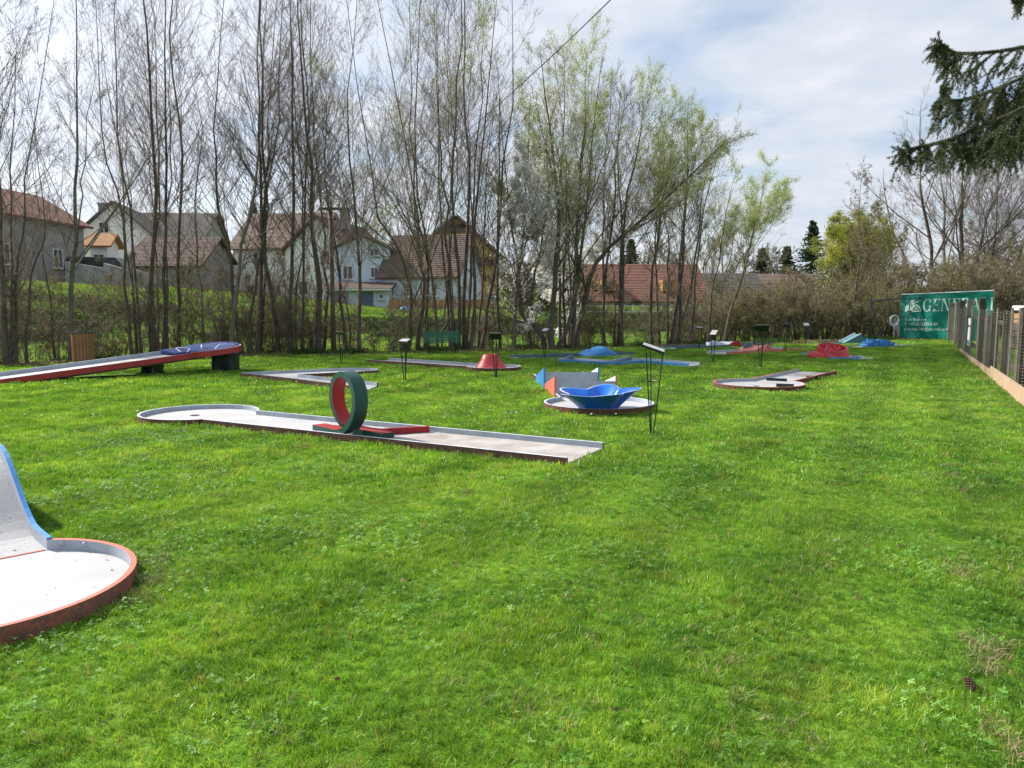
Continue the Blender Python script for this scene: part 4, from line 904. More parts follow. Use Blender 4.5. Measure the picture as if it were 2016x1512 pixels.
for i, (px, pt, d, w, lb) in enumerate([(1020, 478, 72, 5, 'far bare tree between yellow house and cherry'), (1082, 492, 74, 6, 'far bare tree behind the reddish willow'), (1148, 486, 76, 6, 'far bare tree before the barn, near end'), (1275, 470, 78, 5, 'far bare tree above the red roofed barn ridge'), (1340, 480, 80, 6, 'far bare tree over the barn dormer'), (1412, 440, 74, 6, 'far bare tree where the barn roof ends'), (1470, 455, 76, 6, 'far bare tree between barn and conifers'), (1528, 480, 82, 5, 'far bare tree between the small conifers'),
      (1760, 430, 66, 6, 'far bare tree between yellow willow and banner tree'), (1920, 440, 62, 7, 'far bare tree above the banner corner'), (2000, 430, 60, 8, 'far bare tree above the neighbouring garden'), (745, 395, 92, 8, 'far leafing tree above the pale blue house'), (345, 395, 96, 7, 'far bare tree beside the grey farmhouse roof')]):
    far_tree(lb, px, pt, d, w, 400 + i, leaf=('green', 1, .07) if px == 745 else ('bud', 1, .06))
M_needle = mat('conifer_needles', (.05, .085, .045), (.028, .052, .030), scale=1.2, rough=.8)
def conifer(label, px, py_top, d, w, seed):
    t_ = at(px, py_top, d); z0 = float(terrain(t_.x, d)); H = t_.z - z0; rng = np.random.default_rng(seed)
    root = empty('conifer', (t_.x, d, z0), label, 'tree', 'dark conifers on the skyline')
    m = MB(); m.tube([(0, 0, 0), (0, 0, H * .6), (0, 0, H)], [.14, .08, .015], 6); m.build('trunk', M_bark, root)
    vs = []; n = 330
    t = rng.random(n) ** .8; a = rng.uniform(0, 2 * PI, n); Ls = w * (1.02 - t) * rng.uniform(.6, 1.1, n) + .1; z = H * (.12 + .86 * t)
    k = 5; P = np.zeros((n, k, 3)); s = np.linspace(0, 1, k)
    for j in range(k): P[:, j, 0] = np.cos(a) * Ls * s[j]; P[:, j, 1] = np.sin(a) * Ls * s[j]; P[:, j, 2] = z - Ls * .35 * s[j] + Ls * .25 * s[j] ** 2
    bi = np.repeat(np.arange(n), 16); tt = rng.random(len(bi)); RRr = np.full((n, k), .02)
    p, tg, _ = sample(P, RRr, bi, tt); q = norm(rng.normal(size=p.shape)); s_ = (.10 + .16 * (1 - tt))[:, None]
    Vq = np.stack([p, p + tg * s_ * 1.4 + q * s_ * .6 - [0, 0, .05], p + q * s_ * .8 - [0, 0, .12]], 1).reshape(-1, 3)
    np_mesh('foliage', Vq, None, np.arange(len(Vq)).reshape(-1, 3), M_needle, root)
for i, (px, pt, d, w, lb) in enumerate([(1601, 430, 84, 1.9, 'tallest dark conifer on the skyline beside the yellow willow'), (1550, 482, 86, 1.5, 'small dark conifer on the skyline, middle height'), (1502, 486, 88, 1.6, 'small rounded conifer nearer the lone willow'), (1243, 468, 96, 1.6, 'far conifer above the barn ridge'), (498, 392, 96, 1.6, 'thin dark conifer above the big white house roof')]):
    conifer(lb, px, pt, d, w * 1.8, 500 + i)
# ------------------------------------------------------------------ spruce boughs reaching in from the side
M_sneedle = mat('spruce_needles', (.10, .13, .038), (.028, .05, .02), scale=7, rough=.55, transl=.15)
M_scone_tip = mat('spruce_tip', (.10, .12, .04), (.05, .06, .02), scale=9, rough=.6)
def spruce():
    d0 = 6.6; rng = np.random.default_rng(9)
    tb = at(2480, 700, 7.4); root = empty('spruce_tree', (tb.x, tb.y, 0), 'dark spruce whose drooping boughs hang in at the sky side', 'tree')
    O = np.array([tb.x, tb.y, 0])
    m = MB(); m.tube([(0, 0, -.1), (0, 0, 3), (.05, 0, 7), (0, 0, 11)], [.26, .2, .13, .04], 12); m.build('trunk', M_bark, root, smooth=True)
    # boughs: pixel paths, hang length in px
    B_ = [
     ([(2300, 60), (2130, 62), (2016, 92), (1940, 104), (1878, 104), (1850, 86)], 6.6, 26, 150),
     ([(2300, 90), (2120, 110), (2020, 150), (1950, 180), (1890, 198), (1858, 194), (1855, 170)], 6.3, 30, 130),
     ([(2320, 130), (2120, 165), (2010, 215), (1930, 250), (1870, 275), (1812, 290), (1772, 300)], 6.0, 36, 120),
     ([(2320, 150), (2150, 190), (2060, 230), (1980, 262), (1925, 290), (1890, 300)], 6.35, 30, 110),
     ([(2320, 60), (2160, 80), (2080, 120), (2010, 190), (1960, 215)], 6.9, 26, 120),
     ([(2300, -60), (2120, -40), (2040, -18), (2002, 6)], 6.5, 12, 60),
     ([(2330, 200), (2180, 240), (2080, 260), (2010, 275), (1960, 290)], 6.7, 24, 90)]
    for bi_, (px, d, nh, hl) in enumerate(B_):
        ctrl = np.array([list(at(x, y, d + .25 * math.sin(i * 1.7 + bi_))) for i, (x, y) in enumerate(px)]) - O
        u = np.linspace(0, len(ctrl) - 1, 24); c = []
        for x in u:
            i = min(int(x), len(ctrl) - 2); f = x - i; p0 = ctrl[max(i - 1, 0)]; p1 = ctrl[i]; p2 = ctrl[i + 1]; p3 = ctrl[min(i + 2, len(ctrl) - 1)]
            c.append(.5 * ((2 * p1) + (-p0 + p2) * f + (2 * p0 - 5 * p1 + 4 * p2 - p3) * f * f + (-p0 + 3 * p1 - 3 * p2 + p3) * f ** 3))
        c = np.array(c); P = c[None]; RR = np.linspace(.016, .004, 24)[None]
        # hanging side twigs, longer towards the trunk; some short side shoots
        n = int(nh * 1.9); t = rng.uniform(.12, .995, n); L_ = (hl / 1500 * d) * (1.2 - .95 * t) * rng.uniform(.35, 1.1, n) + .05
        p, tg, r = sample(P, RR, np.zeros(n, int), t); K = 5; s = np.linspace(0, 1, K)
        side = norm(np.cross(tg, [0, 0, 1.])) * rng.choice([-1, 1], n)[:, None]; out_ = side * rng.uniform(.1, .8, n)[:, None] + tg * rng.uniform(-.1, .9, n)[:, None]
        TW = np.stack([p + L_[:, None] * (out_ * (ss * 1.0) * (1 - .35 * ss) - np.array([0, 0, 1.]) * ss ** 1.3 * rng.uniform(.55, 1.0, n)[:, None]) for ss in s], 1); TW += rng.normal(size=TW.shape) * .008 * s[None, :, None]
        TR = np.linspace(.004, .002, K)[None] * np.ones((n, 1))
        # short upturned shoots near the tip
        nu = 7; tu = rng.uniform(.8, 1.0, nu); pu, tgu, _ = sample(P, RR, np.zeros(nu, int), tu); Lu = rng.uniform(.05, .13, nu); du = norm(tgu * .7 + rng.normal(size=(nu, 3)) * .45 + [0, 0, .45]); TU = np.stack([pu + du * Lu[:, None] * ss for ss in s], 1)
        TW = np.concatenate([TW, TU]); TR = np.concatenate([TR, np.linspace(.004, .002, K)[None] * np.ones((nu, 1))]); L_ = np.concatenate([L_, Lu]); n = len(L_)
        # secondary
        b2 = np.repeat(np.arange(n), 3); t2 = rng.uniform(.08, .75, len(b2)); L2 = L_[b2] * rng.uniform(.25, .55, len(b2))
        P2, R2 = grow(rng, TW, TR, b2, t2, np.radians(rng.uniform(25, 50, len(b2))), L2, K=5, up=-.2, rr=.8, wob=.04, taper=.5)
        ALL = np.concatenate([TW, P2]); AR = np.concatenate([TR, R2]); LL = np.concatenate([L_, L2])
        V1, Q1 = tubes(P, RR, 6); V2, Q2 = tubes(ALL, AR, 3)
        b = np_mesh('bough', np.concatenate([V1, V2]), np.concatenate([Q1, Q2 + len(V1)]), None, M_bark, root)
        # needles
        cnt = np.maximum(6, (LL * 800).astype(int)); bi = np.repeat(np.arange(len(ALL)), cnt); tt = rng.random(len(bi))
        p, tg, _ = sample(ALL, AR, bi, tt)
        nb = 7000; p2, tg2, _ = sample(P, RR, np.zeros(nb, int), rng.uniform(.2, 1, nb)); p = np.concatenate([p, p2]); tg = np.concatenate([tg, tg2])
        q = rng.normal(size=p.shape); q[:, 2] += .2; pr = norm(q - tg * (q * tg).sum(1, keepdims=True)); dd = norm(tg * .5 + pr); w = norm(np.cross(dd, rng.normal(size=dd.shape))) * .0024
        ln = rng.uniform(.016, .027, len(p))[:, None]
        Vn = np.stack([p - w, p + w, p + dd * ln], 1).reshape(-1, 3) + 0
        np_mesh('needles', Vn, None, np.arange(len(Vn)).reshape(-1, 3), M_sneedle, b)
spruce()
# ------------------------------------------------------------------ houses
M_wallw = mat('white_render', (.80, .80, .80), (.68, .67, .66), scale=.8, rough=.9)
M_wallb = mat('pale_blue_render', (.56, .64, .75), (.48, .55, .65), scale=.8, rough=.9)
M_wallg = mat('grey_render', (.34, .33, .32), (.24, .23, .22), scale=.6, rough=.95)
M_wally = mat('yellow_render', (.72, .54, .17), (.62, .46, .14), scale=.8, rough=.9)
M_conc = mat('old_concrete', (.36, .36, .36), (.20, .20, .20), scale=1.2, rough=.95)
def roof_mat(name, c1, c2):
    m = mat(name, c1, c2, scale=1.6, rough=.9); t = m.node_tree; b = t.nodes['Principled BSDF']
    tcn = N(t, 'ShaderNodeTexCoord'); w = N(t, 'ShaderNodeTexWave', wave_type='BANDS', bands_direction='Y'); w.inputs['Scale'].default_value = 1.9; w.inputs['Distortion'].default_value = .3
    t.links.new(tcn.outputs['Object'], w.inputs['Vector']); bp = N(t, 'ShaderNodeBump'); bp.inputs['Distance'].default_value = .06; bp.inputs['Strength'].default_value = .9
    t.links.new(w.outputs['Fac'], bp.inputs['Height']); t.links.new(bp.outputs[0], b.inputs['Normal']); return m
M_rred = roof_mat('red_tiles', (.21, .09, .065), (.13, .065, .05))
M_rbrown = roof_mat('brown_tiles', (.14, .095, .078), (.095, .066, .055))
M_rtan = roof_mat('tan_tiles', (.20, .145, .115), (.135, .10, .08))
M_rgrey = roof_mat('grey_tiles', (.12, .11, .105), (.075, .07, .065))
M_glass = mat('window_glass', (.05, .06, .07), (.03, .035, .04), rough=.12, spec=.6)
M_frame = mat('white_window_frame', (.68, .68, .67), rough=.6)
M_wood = mat('brown_timber', (.12, .065, .035), (.07, .04, .025), scale=4, rough=.8)
M_doorb = mat('blue_grey_door', (.13, .18, .27), (.10, .14, .21), scale=2, rough=.6)
M_orange = mat('orange_boards', (.40, .20, .07), (.30, .14, .05), scale=2, rough=.8)
def quad_slab(m, a, b, c, d, th):
    """slab with top corners a b c d (counter-clockwise), thickness th downwards"""
    n = (Vector(b) - Vector(a)).cross(Vector(d) - Vector(a)).normalized() * th
    vs = [Vector(a), Vector(b), Vector(c), Vector(d)]; vs += [v - n for v in vs]
    m.add(vs, [(0, 1, 2, 3), (7, 6, 5, 4), (0, 4, 5, 1), (1, 5, 6, 2), (2, 6, 7, 3), (3, 7, 4, 0)])
def window(root, x, y, z, w, h, face='front', panes=2, mat_f=None, arch=False):
    """window set into a wall; x,y,z is its lower middle, face gives the wall it sits in"""
    rz = {'front': 0, 'right': PI / 2, 'left': -PI / 2}[face]; M = Matrix.Rotation(rz, 3, 'Z')
    f = MB()
    t = .07
    for cx_, cz_, ww, hh in ((-w / 2 + t / 2, h / 2, t, h), (w / 2 - t / 2, h / 2, t, h), (0, t / 2, w - 2 * t, t), (0, h - t / 2, w - 2 * t, t)): f.box((cx_, -.03, cz_), (ww, .10, hh))
    for i in range(1, panes): f.box((-w / 2 + w * i / panes, -.025, h / 2), (.05, .07, h - 2 * t))
    f.box((0, -.09, -.03), (w + .16, .16, .05))
    fo = f.build('window', mat_f or M_frame, root); fo.location = (x, y, z); fo.rotation_euler = (0, 0, rz)
    for i in range(panes):
        g = MB(); pw = (w - 2 * t) / panes; g.box((-w / 2 + t + pw * (i + .5), .0, h / 2), (pw - .03, .02, h - 2 * t)); g.build('pane', M_glass, fo)
def house(name, label, c, rz, w, dp, hw_, hr, axis, wall, roof, over=.4, wins=(), chimney=None, half=0, group='village houses beyond the meadow', rc=.14):
    """c: middle of the front wall foot (world). local x along the front, y into the house"""
    root = empty(name, c, label, 'house', group, rz); x0, x1 = -w / 2, w / 2
    m = MB(); 
    if axis == 'x':
        m.add([(x0, 0, -1.5), (x1, 0, -1.5), (x1, dp, -1.5), (x0, dp, -1.5), (x0, 0, hw_), (x1, 0, hw_), (x1, dp, hw_), (x0, dp, hw_), (x0, dp / 2, hw_ + hr), (x1, dp / 2, hw_ + hr)],
              [(0, 1, 5, 4), (2, 3, 7, 6), (1, 2, 6, 9, 5), (3, 0, 4, 8, 7)])
    else:
        m.add([(x0, 0, -1.5), (x1, 0, -1.5), (x1, dp, -1.5), (x0, dp, -1.5), (x0, 0, hw_), (x1, 0, hw_), (x1, dp, hw_), (x0, dp, hw_), (0, 0, hw_ + hr), (0, dp, hw_ + hr)],
              [(0, 1, 5, 8, 4), (2, 3, 7, 9, 6), (1, 2, 6, 5), (3, 0, 4, 7)])
    m.build('wall', wall, root)
    r = MB(); o = over
    if axis == 'x':
        k = hr / (dp / 2); e = .06
        quad_slab(r, (x0 - o, -o, hw_ - o * k + e), (x1 + o, -o, hw_ - o * k + e), (x1 + o, dp / 2, hw_ + hr + e), (x0 - o, dp / 2, hw_ + hr + e), rc)
        quad_slab(r, (x0 - o, dp / 2, hw_ + hr + e), (x1 + o, dp / 2, hw_ + hr + e), (x1 + o, dp + o, hw_ - o * k + e), (x0 - o, dp + o, hw_ - o * k + e), rc)
    else:
        k = hr / (w / 2); e = .06
        quad_slab(r, (x0 - o, -o, hw_ - o * k + e), (0, -o, hw_ + hr + e), (0, dp + o, hw_ + hr + e), (x0 - o, dp + o, hw_ - o * k + e), -rc)
        r.v = r.v; quad_slab(r, (0, -o, hw_ + hr + e), (x1 + o, -o, hw_ - o * k + e), (x1 + o, dp + o, hw_ - o * k + e), (0, dp + o, hw_ + hr + e), -rc)
    rf = r.build('roof', roof, root)
    if chimney:
        for ch in chimney: m = MB(); m.box((ch[0], ch[1], ch[2]), (.6, .6, 1.5)); m.box((ch[0], ch[1], ch[2] + .8), (.75, .75, .1)); m.build('chimney', M_conc, rf)
    for wn in wins: window(root, *wn)
    return root
def P3(px, py, d): return at(px, py, d)
# red roofed farmhouse far left (long, ridge receding)
c = at(-20, 600, 46); house('farmhouse', 'long grey farmhouse with red tiled roof behind the pale maple', (-31.5, 44.5, 2.4), R(86), 22, 7, 4.9, 2.0, 'x', M_wallg, M_rred, over=.5, wins=[(-7, 0, 1.6, 1.0, 1.3), (-2, 0, 1.6, 1.0, 1.3), (3, 0, 1.6, 1.0, 1.3), (8, 0, 1.6, 1.0, 1.3)])
c = at(232, 560, 62); house('white_gable_house', 'narrow white gabled house with dark roof between the first trunks', (c.x, c.y, 3.0), R(12), 5.2, 9, 4.2, 2.4, 'y', M_wallw, M_rgrey, wins=[(-.8, 0, 4.2, .8, .9), (.9, 0, 1.2, .9, 1.1)], chimney=[(-1.2, 1.5, 5.9)])
c = at(300, 560, 70); house('dark_roofed_house', 'dark roofed house half hidden behind the alder clump', (c.x, c.y, 3.0), R(4), 9, 8, 4.6, 2.6, 'x', M_wallg, M_rgrey, wins=[(-2, 0, 1.6, .9, 1.2), (1.5, 0, 1.6, .9, 1.2)])
c = at(325, 585, 55); house('tiled_shed', 'low shed with faded red tiles and grey wall beside the alder clump', (c.x, c.y, 1.9), R(-4), 5.2, 6, 2.6, 2.0, 'x', M_wallg, M_rbrown, wins=[(-1.2, 0, 1.0, .9, .8)])
c = at(198, 560, 56); house('orange_porch', 'small orange topped porch beside the white gabled house', (c.x, c.y, 2.9), R(6), 1.2, 2.0, 3.1, .7, 'x', M_wallw, M_orange, wins=[(0, 0, 1.2, .8, 1.1)])
# big white house
c = at(540, 590, 60)
house('big_white_house', 'big white house with faded tan tiled roof behind the tall alders', (c.x, c.y, .9), R(-8), 6.6, 8, 5.2, 2.9, 'x', M_wallw, M_rtan, wins=[(-1.9, 0, 1.0, .9, 1.2), (.2, 0, 1.0, .9, 1.2), (2.2, 0, 1.0, .9, 1.2), (-1.2, 0, 3.6, .9, 1.1), (1.4, 0, 3.6, .9, 1.1)])
c = at(628, 590, 57)
house('white_gable_annexe', 'white gable wall with steep brown roof next to the utility pole', (c.x, c.y, 1.0), R(-10), 5.2, 9, 4.5, 2.4, 'y', M_wallw, M_rbrown, wins=[(.6, 0, 3.4, .9, 1.1), (-1.2, 0, 1.2, .8, 1.1)], chimney=[(1.2, 2.5, 7.0)])
# pale blue house
c = at(706, 606, 54)
pb = house('pale_blue_house', 'pale blue two storey house above a pair of blue garage doors', (c.x, c.y + 1.6, 1.2), R(-3), 4.0, 7, 4.3, .9, 'y', M_wallb, M_rbrown, over=.25, wins=[(-1.05, 0, 2.15, .75, 1.0), (.9, 0, 2.25, .6, .8), (.9, 0, 3.8, .7, .55)])
c2 = at(703, 612, 53)
gr = empty('garage', (c2.x, c2.y, 1.05), 'pale garage with a lean-to roof and two blue doors', 'garage', 'village houses beyond the meadow', R(-3))
m = MB(); m.box((0, 1.3, .75), (4.4, 2.4, 1.9)); m.build('wall', M_wallb, gr)
m = MB(); quad_slab(m, (-2.5, -.35, 1.62), (2.5, -.35, 1.62), (2.5, 1.7, 2.1), (-2.5, 1.7, 2.1), .14); m.build('roof', M_rbrown, gr)
m = MB(); m.box((0, -.42, 1.52), (5.0, .10, .12)); m.build('gutter', M_frame, gr)
for x in (-1.15, .62):
    m = MB(); m.box((x, .07, .62), (1.0, .06, 1.5)); d_ = m.build('door', M_doorb, gr)
    for k in range(-2, 3): m = MB(); m.box((x + k * .2, .03, .62), (.02, .03, 1.44)); m.build('batten', M_doorb, d_)
window(gr, 1.7, .09, .85, .35, .4, panes=1)
c = at(822, 600, 53)
house('blue_wing', 'long low pale blue wing with white windows and big dark roof', (c.x, c.y + .8, 1.2), R(-14), 5.6, 6, 2.5, 2.9, 'x', M_wallb, M_rbrown, over=.35, wins=[(-2.1, 0, .9, .55, 1.1), (-.9, 0, .9, .5, 1.0), (.3, 0, .9, .5, 1.0), (1.15, 0, .9, .5, 1.0), (2.2, 0, .9, .5, 1.0)])
# yellow house
c = at(893, 604, 60)
yh = house('yellow_house', 'yellow house with wide brown hipped gable and dark timber balcony', (c.x + .2, c.y, 1.2), R(6), 6.6, 9, 4.1, 2.9, 'y', M_wally, M_rbrown, over=.75, wins=[(-.35, 0, 2.2, .6, .95), (-1.9, 0, 2.2, .7, .9), (1.6, 0, 2.2, .7, .9), (.4, 0, 4.4, .8, .9)], rc=.2)
m = MB(); m.box((0, -.55, 3.75), (6.8, .08, .55)); m.box((0, -.3, 3.45), (6.8, .7, .1)); m.build('balcony', M_wood, yh)
m = MB(); m.add([(-1.5, -.8, 6.05), (1.5, -.8, 6.05), (0, .9, 7.15)], [(0, 1, 2)]); m.add([(-1.5, -.8, 5.93), (1.5, -.8, 5.93), (0, .9, 7.05), (-1.5, -.8, 6.05), (1.5, -.8, 6.05), (0, .9, 7.15)], [(2, 1, 0), (0, 1, 4, 3), (1, 2, 5, 4), (2, 0, 3, 5)]); m.build('hip_roof', M_rbrown, yh)
m = MB(); m.box((0, -.1, .2), (6.7, .2, 1.9)); m.build('plinth', M_wallg, yh)
# orange board fence
c = at(868, 603, 50)
fo = empty('board_fence', (c.x, c.y, 1.25), 'orange board fence standing below the blue wing and yellow house', 'fence', None, R(2))
for k in range(17): m = MB(); m.box((-3.2 + k * .4, 0, .32), (.36, .03, .55 + .03 * (k % 3))); m.build('board', M_orange, fo)
m = MB(); m.box((0, .05, .2), (6.9, .04, .06)); m.build('rail', M_wood, fo)
m = MB()
cb = at(798, 604, 49.5); tb_ = empty('blue_tarp_heap', (cb.x, cb.y, 1.2), 'small bright blue covered heap beside the orange board fence', 'covered heap')
m = MB(); m.lathe([(.55, 0), (.5, .2), (.33, .36), (.0, .42)], 12); o = m.build('cover', M_bluep, tb_, smooth=True); o.scale = (.7, .5, .55)
# red roofed barn
c = at(1270, 590, 52)
zb = float(terrain(c.x, 50)) + .1
bn = house('red_roofed_barn', 'long low barn with bright red tiled roof behind the willows', (c.x, c.y, zb), R(2), 8.2, 7, .75, 2.4, 'x', M_wallw, M_rred, over=.4, wins=[(-3, 0, -.1, .5, .5), (-1, 0, -.1, .5, .5), (2.2, 0, -.1, .5, .5)])
for x in (-2.4, 1.7):
    m = MB(); m.box((x, .9, 1.6), (.9, 1.2, .75)); d_ = m.build('dormer', M_orange, bn)
    m = MB(); m.box((x, .28, 1.6), (.4, .03, .45)); m.build('pane', M_glass, d_)
c = at(1285, 589, 48)
wf = empty('white_railing', (c.x, c.y, float(terrain(c.x, 48)) - .05), 'white post railing along the lane before the red roofed barn', 'railing', None, R(1))
for z in (.38, .75): m = MB(); m.box((0, 0, z), (8.4, .05, .07)); m.build('rail', M_frame, wf)
for k in range(15): m = MB(); m.box((-4.2 + k * .6, .04, .4), (.08, .07, .85)); m.build('post', M_frame, wf)
c = at(1440, 585, 56); house('grey_barn', 'grey tiled barn peeping over the thicket beside the red roof', (c.x, c.y, .6), R(3), 5.0, 6, 1.2, 2.1, 'x', M_wallg, M_rgrey, wins=[(0, 0, .3, .6, .5)])
c = at(1545, 585, 58); house('brown_red_shed', 'shed roof of brown red tiles just over the thicket', (c.x, c.y, .6), R(0), 5.6, 6, 1.3, 2.0, 'x', M_wallg, M_rtan, wins=[(0, 0, .3, .6, .5)])
# retaining wall at left
rw = empty('retaining_wall', (0, 0, 0), 'stained grey concrete wall stepping down the grassy bank', 'wall')
for (xa, ya, xb, yb, h) in ((128, 530, 205, 548, 1.5), (205, 548, 262, 575, 1.4), (262, 575, 330, 612, 1.1)):
    d1 = 47; a_ = at(xa, ya, d1); b_ = at(xb, yb, d1); za = float(terrain(a_.x, d1)); zb_ = float(terrain(b_.x, d1))
    m = MB(); vs = [(a_.x, d1, za - .6), (b_.x, d1, zb_ - .6), (b_.x, d1, zb_ + h - .4), (a_.x, d1, za + h)]; vs += [(v[0], d1 + .3, v[2]) for v in vs]
    m.add(vs, [(0, 1, 2, 3), (7, 6, 5, 4), (3, 2, 6, 7), (0, 3, 7, 4), (1, 5, 6, 2), (0, 4, 5, 1)]); m.build('section', M_conc, rw)
# parked dark van on the road above the wall
cv = at(205, 522, 52)
vn = empty('parked_van', (cv.x, cv.y, float(terrain(cv.x, 52)) + .2), 'dark parked van above the stained concrete wall', 'van', None, R(5))
M_van = mat('dark_van_paint', (.03, .035, .045), (.02, .025, .03), rough=.3)
m = MB(); pr = [(-2.2, .35), (2.2, .35), (2.25, .95), (1.6, 1.15), (1.05, 1.75), (-2.0, 1.8), (-2.25, 1.1)]
for y in (-.85, .85): m.add([(x, y, z) for x, z in pr], [])
m.f += [tuple(range(7)), tuple(range(7, 14))[::-1]] + [((i + 1) % 7, i, 7 + i, 7 + (i + 1) % 7) for i in range(7)]; m.m += [0] * 9; m.build('body', M_van, vn, bevel=.05)
for x in (-1.4, -.3, .7): m = MB(); m.box((x, -.86, 1.4), (.8, .03, .4)); m.build('window', M_glass, vn)
for x in (-1.4, 1.4):
    for y in (-.8, .8): m = MB(); m.tube([(x, y - .1, .33), (x, y + .1, .33)], .33, 14); m.build('wheel', M_black, vn)
# utility pole and cable
M_pole = mat('weathered_pole', (.22, .19, .16), (.13, .11, .09), scale=6, rough=.95, bump=.3)
pb_ = gnd(657, 691); pt = at(650, 396, pb_.y)
up = empty('utility_pole', pb_, 'weathered wooden utility pole beside the thickest dark trunk', 'utility pole')
m = MB(); m.tube([(0, 0, -.2), (pt.x - pb_.x, 0, pt.z)], [.085, .06], 10); m.build('pole', M_pole, up, smooth=True)
m = MB(); m.box((pt.x - pb_.x, -.05, pt.z - .25), (.75, .07, .08)); m.build('crossarm', M_pole, up)
for x in (-.3, 0, .3): m = MB(); m.lathe([(.0, .14), (.03, .13), (.035, .06), (.02, .0)], 8, (pt.x - pb_.x + x, -.05, pt.z - .2)); m.build('insulator', M_frame, up)
q = Vector((pt.x, pt.y, pt.z - .02)); e = at(1240, -38, 8.0)
pts_ = []
for i in range(41):
    t = i / 40; p = q.lerp(e, t); p.z -= 1.2 * 4 * t * (1 - t) * .5; pts_.append(p - q)
cbm = MB(); cbm.tube([tuple(p) for p in pts_], .006, 5); co = cbm.build('power_cable', M_black, None, loc=tuple(q)); tag(co, 'single overhead cable climbing across the sky from the utility pole', 'cable')
# ------------------------------------------------------------------ furniture of the course
M_slat = mat('bin_larch_slats', (.32, .155, .07), (.22, .105, .05), scale=3, rough=.7, rnd=.12)
g = gnd(154, 717); r_ = 41 / 2 * g.y / 1500; hb = 63 * g.y / 1500
bn = empty('slatted_bin', (g.x, g.y + r_, 0), 'round litter bin clad in upright brown wooden slats', 'litter bin')
m = MB(); m.lathe([(r_ - .045, .02), (r_ - .045, hb - .03)], 24); m.build('liner', M_black, bn)
sm = None
for k in range(20):
    a = 2 * PI * k / 20
    if sm is None:
        m = MB(); m.box((0, 0, hb / 2), (.025, 2 * PI * r_ / 20 - .012, hb - .05)); s0 = m.build('slat', M_slat, bn, bevel=.003); sm = s0
    else: s0 = sm.copy(); col.objects.link(s0)
    s0.parent = bn; s0.location = ((r_ - .018) * math.cos(a), (r_ - .018) * math.sin(a), 0); s0.rotation_euler = (0, 0, a)
m = MB(); m.lathe([(r_ + .012, hb - .03), (r_ + .012, hb), (r_ - .09, hb + .004), (r_ - .09, hb - .03), (r_ + .012, hb - .03)], 24); m.build('top_ring', M_black, bn)
# bench
M_bench = mat('bench_green', (.018, .13, .075), (.014, .09, .055), scale=5, rough=.5)
g = gnd(873, 697.5); be = empty('park_bench', (g.x, g.y, 0), 'dark green slatted bench at the edge of the trees', 'bench', None, R(14))
W = 1.12
for k in range(6): m = MB(); m.box((0, .36 + .02 * k, .40 + .054 * k), (W, .018, .046), M=Matrix.Rotation(R(-12), 3, 'X')); m.build('back_slat', M_bench, be)
for k in range(5): m = MB(); m.box((0.02, -.02 + .075 * k, .365 - .004 * k), (W + .04, .06, .02)); m.build('seat_slat', M_bench, be)
for x in (-W / 2 + .12, W / 2 - .12):
    m = MB(); m.tube([(x, -.02, .34), (x, -.10, 0)], .014, 6); m.build('leg', M_black, be)
    m = MB(); m.tube([(x, .30, .34), (x + .02, .42, 0)], .014, 6); m.build('leg', M_black, be)
    m = MB(); m.tube([(x, -.04, .345), (x, .32, .335), (x, .40, .50), (x, .49, .69)], .012, 6); m.build('side_frame', M_black, be)
# scoreboard stands
SG = 'thin tripod writing stands between the lanes'
def stand(label, px, pb, pt, yaw, tilt=28, w=.27, h=.20, roll=0, box=False, dark=False, spread=.10):
    g = gnd(px, pb); H = CAMP.z + ray(px, pt).z * (g.y / ray(px, pt).y); H = max(H, .55); s = min(1.0, H / 1.0)
    r = empty('writing_stand', g, label, 'writing stand', SG, 0)
    zr = H * .63
    tops = []
    for k in range(3):
        a = yaw + R(90) + 2 * PI * k / 3 + .3; sp_ = spread * s; p0 = Vector((.015 * math.cos(a), .015 * math.sin(a), -.03)); p1 = Vector((sp_ * math.cos(a), sp_ * math.sin(a), H - .04)); tops.append(p1)
        m = MB(); m.tube([p0, p1], .0075 + .0025 * (g.y > 14), 6); m.build('leg', M_stand, r)
    m = MB(); ring = [tops[k].lerp(Vector((.015 * math.cos(yaw), .015 * math.sin(yaw), 0)), .33) for k in range(3)]
    ring = [Vector((p.x, p.y, zr)) for p in ring]; m.tube(ring + [ring[0]], .006, 5); m.build('brace', M_stand, r)
    M = Matrix.Rotation(yaw, 3, 'Z') @ Matrix.Rotation(R(roll), 3, 'Y') @ Matrix.Rotation(R(tilt), 3, 'X')
    m = MB(); m.box((0, 0, H), (w * s, h * s, .012), M=M); pl = m.build('tray', M_stand, r)
    m = MB(); m.box(Vector((0, 0, H)) + M @ Vector((0, .004, .010)), (w * s - .012, h * s - .012, .006), M=M); m.build('board', M_board, r)
    m = MB(); m.box(Vector((0, 0, H)) + M @ Vector((0, -h * s / 2, .012)), (w * s, .012, .022), M=M); m.build('ledge', M_stand, r)
    if box: m = MB(); m.box((0, 0, H - .12), (.13 * s, .09, .15)); m.build('score_box', M_black, r)
stand('tallest nearest writing stand with a pale tilted board beside the blue bowl', 1283, 858, 686, R(-12), tilt=9, roll=19, w=.27, h=.19, spread=.115)
stand('writing stand with pale board and hanging black box between bench and loop', 797, 750, 671, R(-30), tilt=20, box=True)
stand('writing stand with dark board crossing the red cone', 976, 745, 662, R(170), tilt=48, w=.28)
stand('writing stand with pale board before the reddish based willow', 1073, 706, 650, R(-50), tilt=32)
stand('writing stand with dark board at the utility pole foot', 672, 716, 656, R(150), tilt=25)
stand('writing stand with steep pale board before the mound lane', 1404, 715, 655, R(-60), tilt=50, box=True)
stand('writing stand with dark board over the salmon hump', 1497, 724, 646, R(165), tilt=48, w=.34)
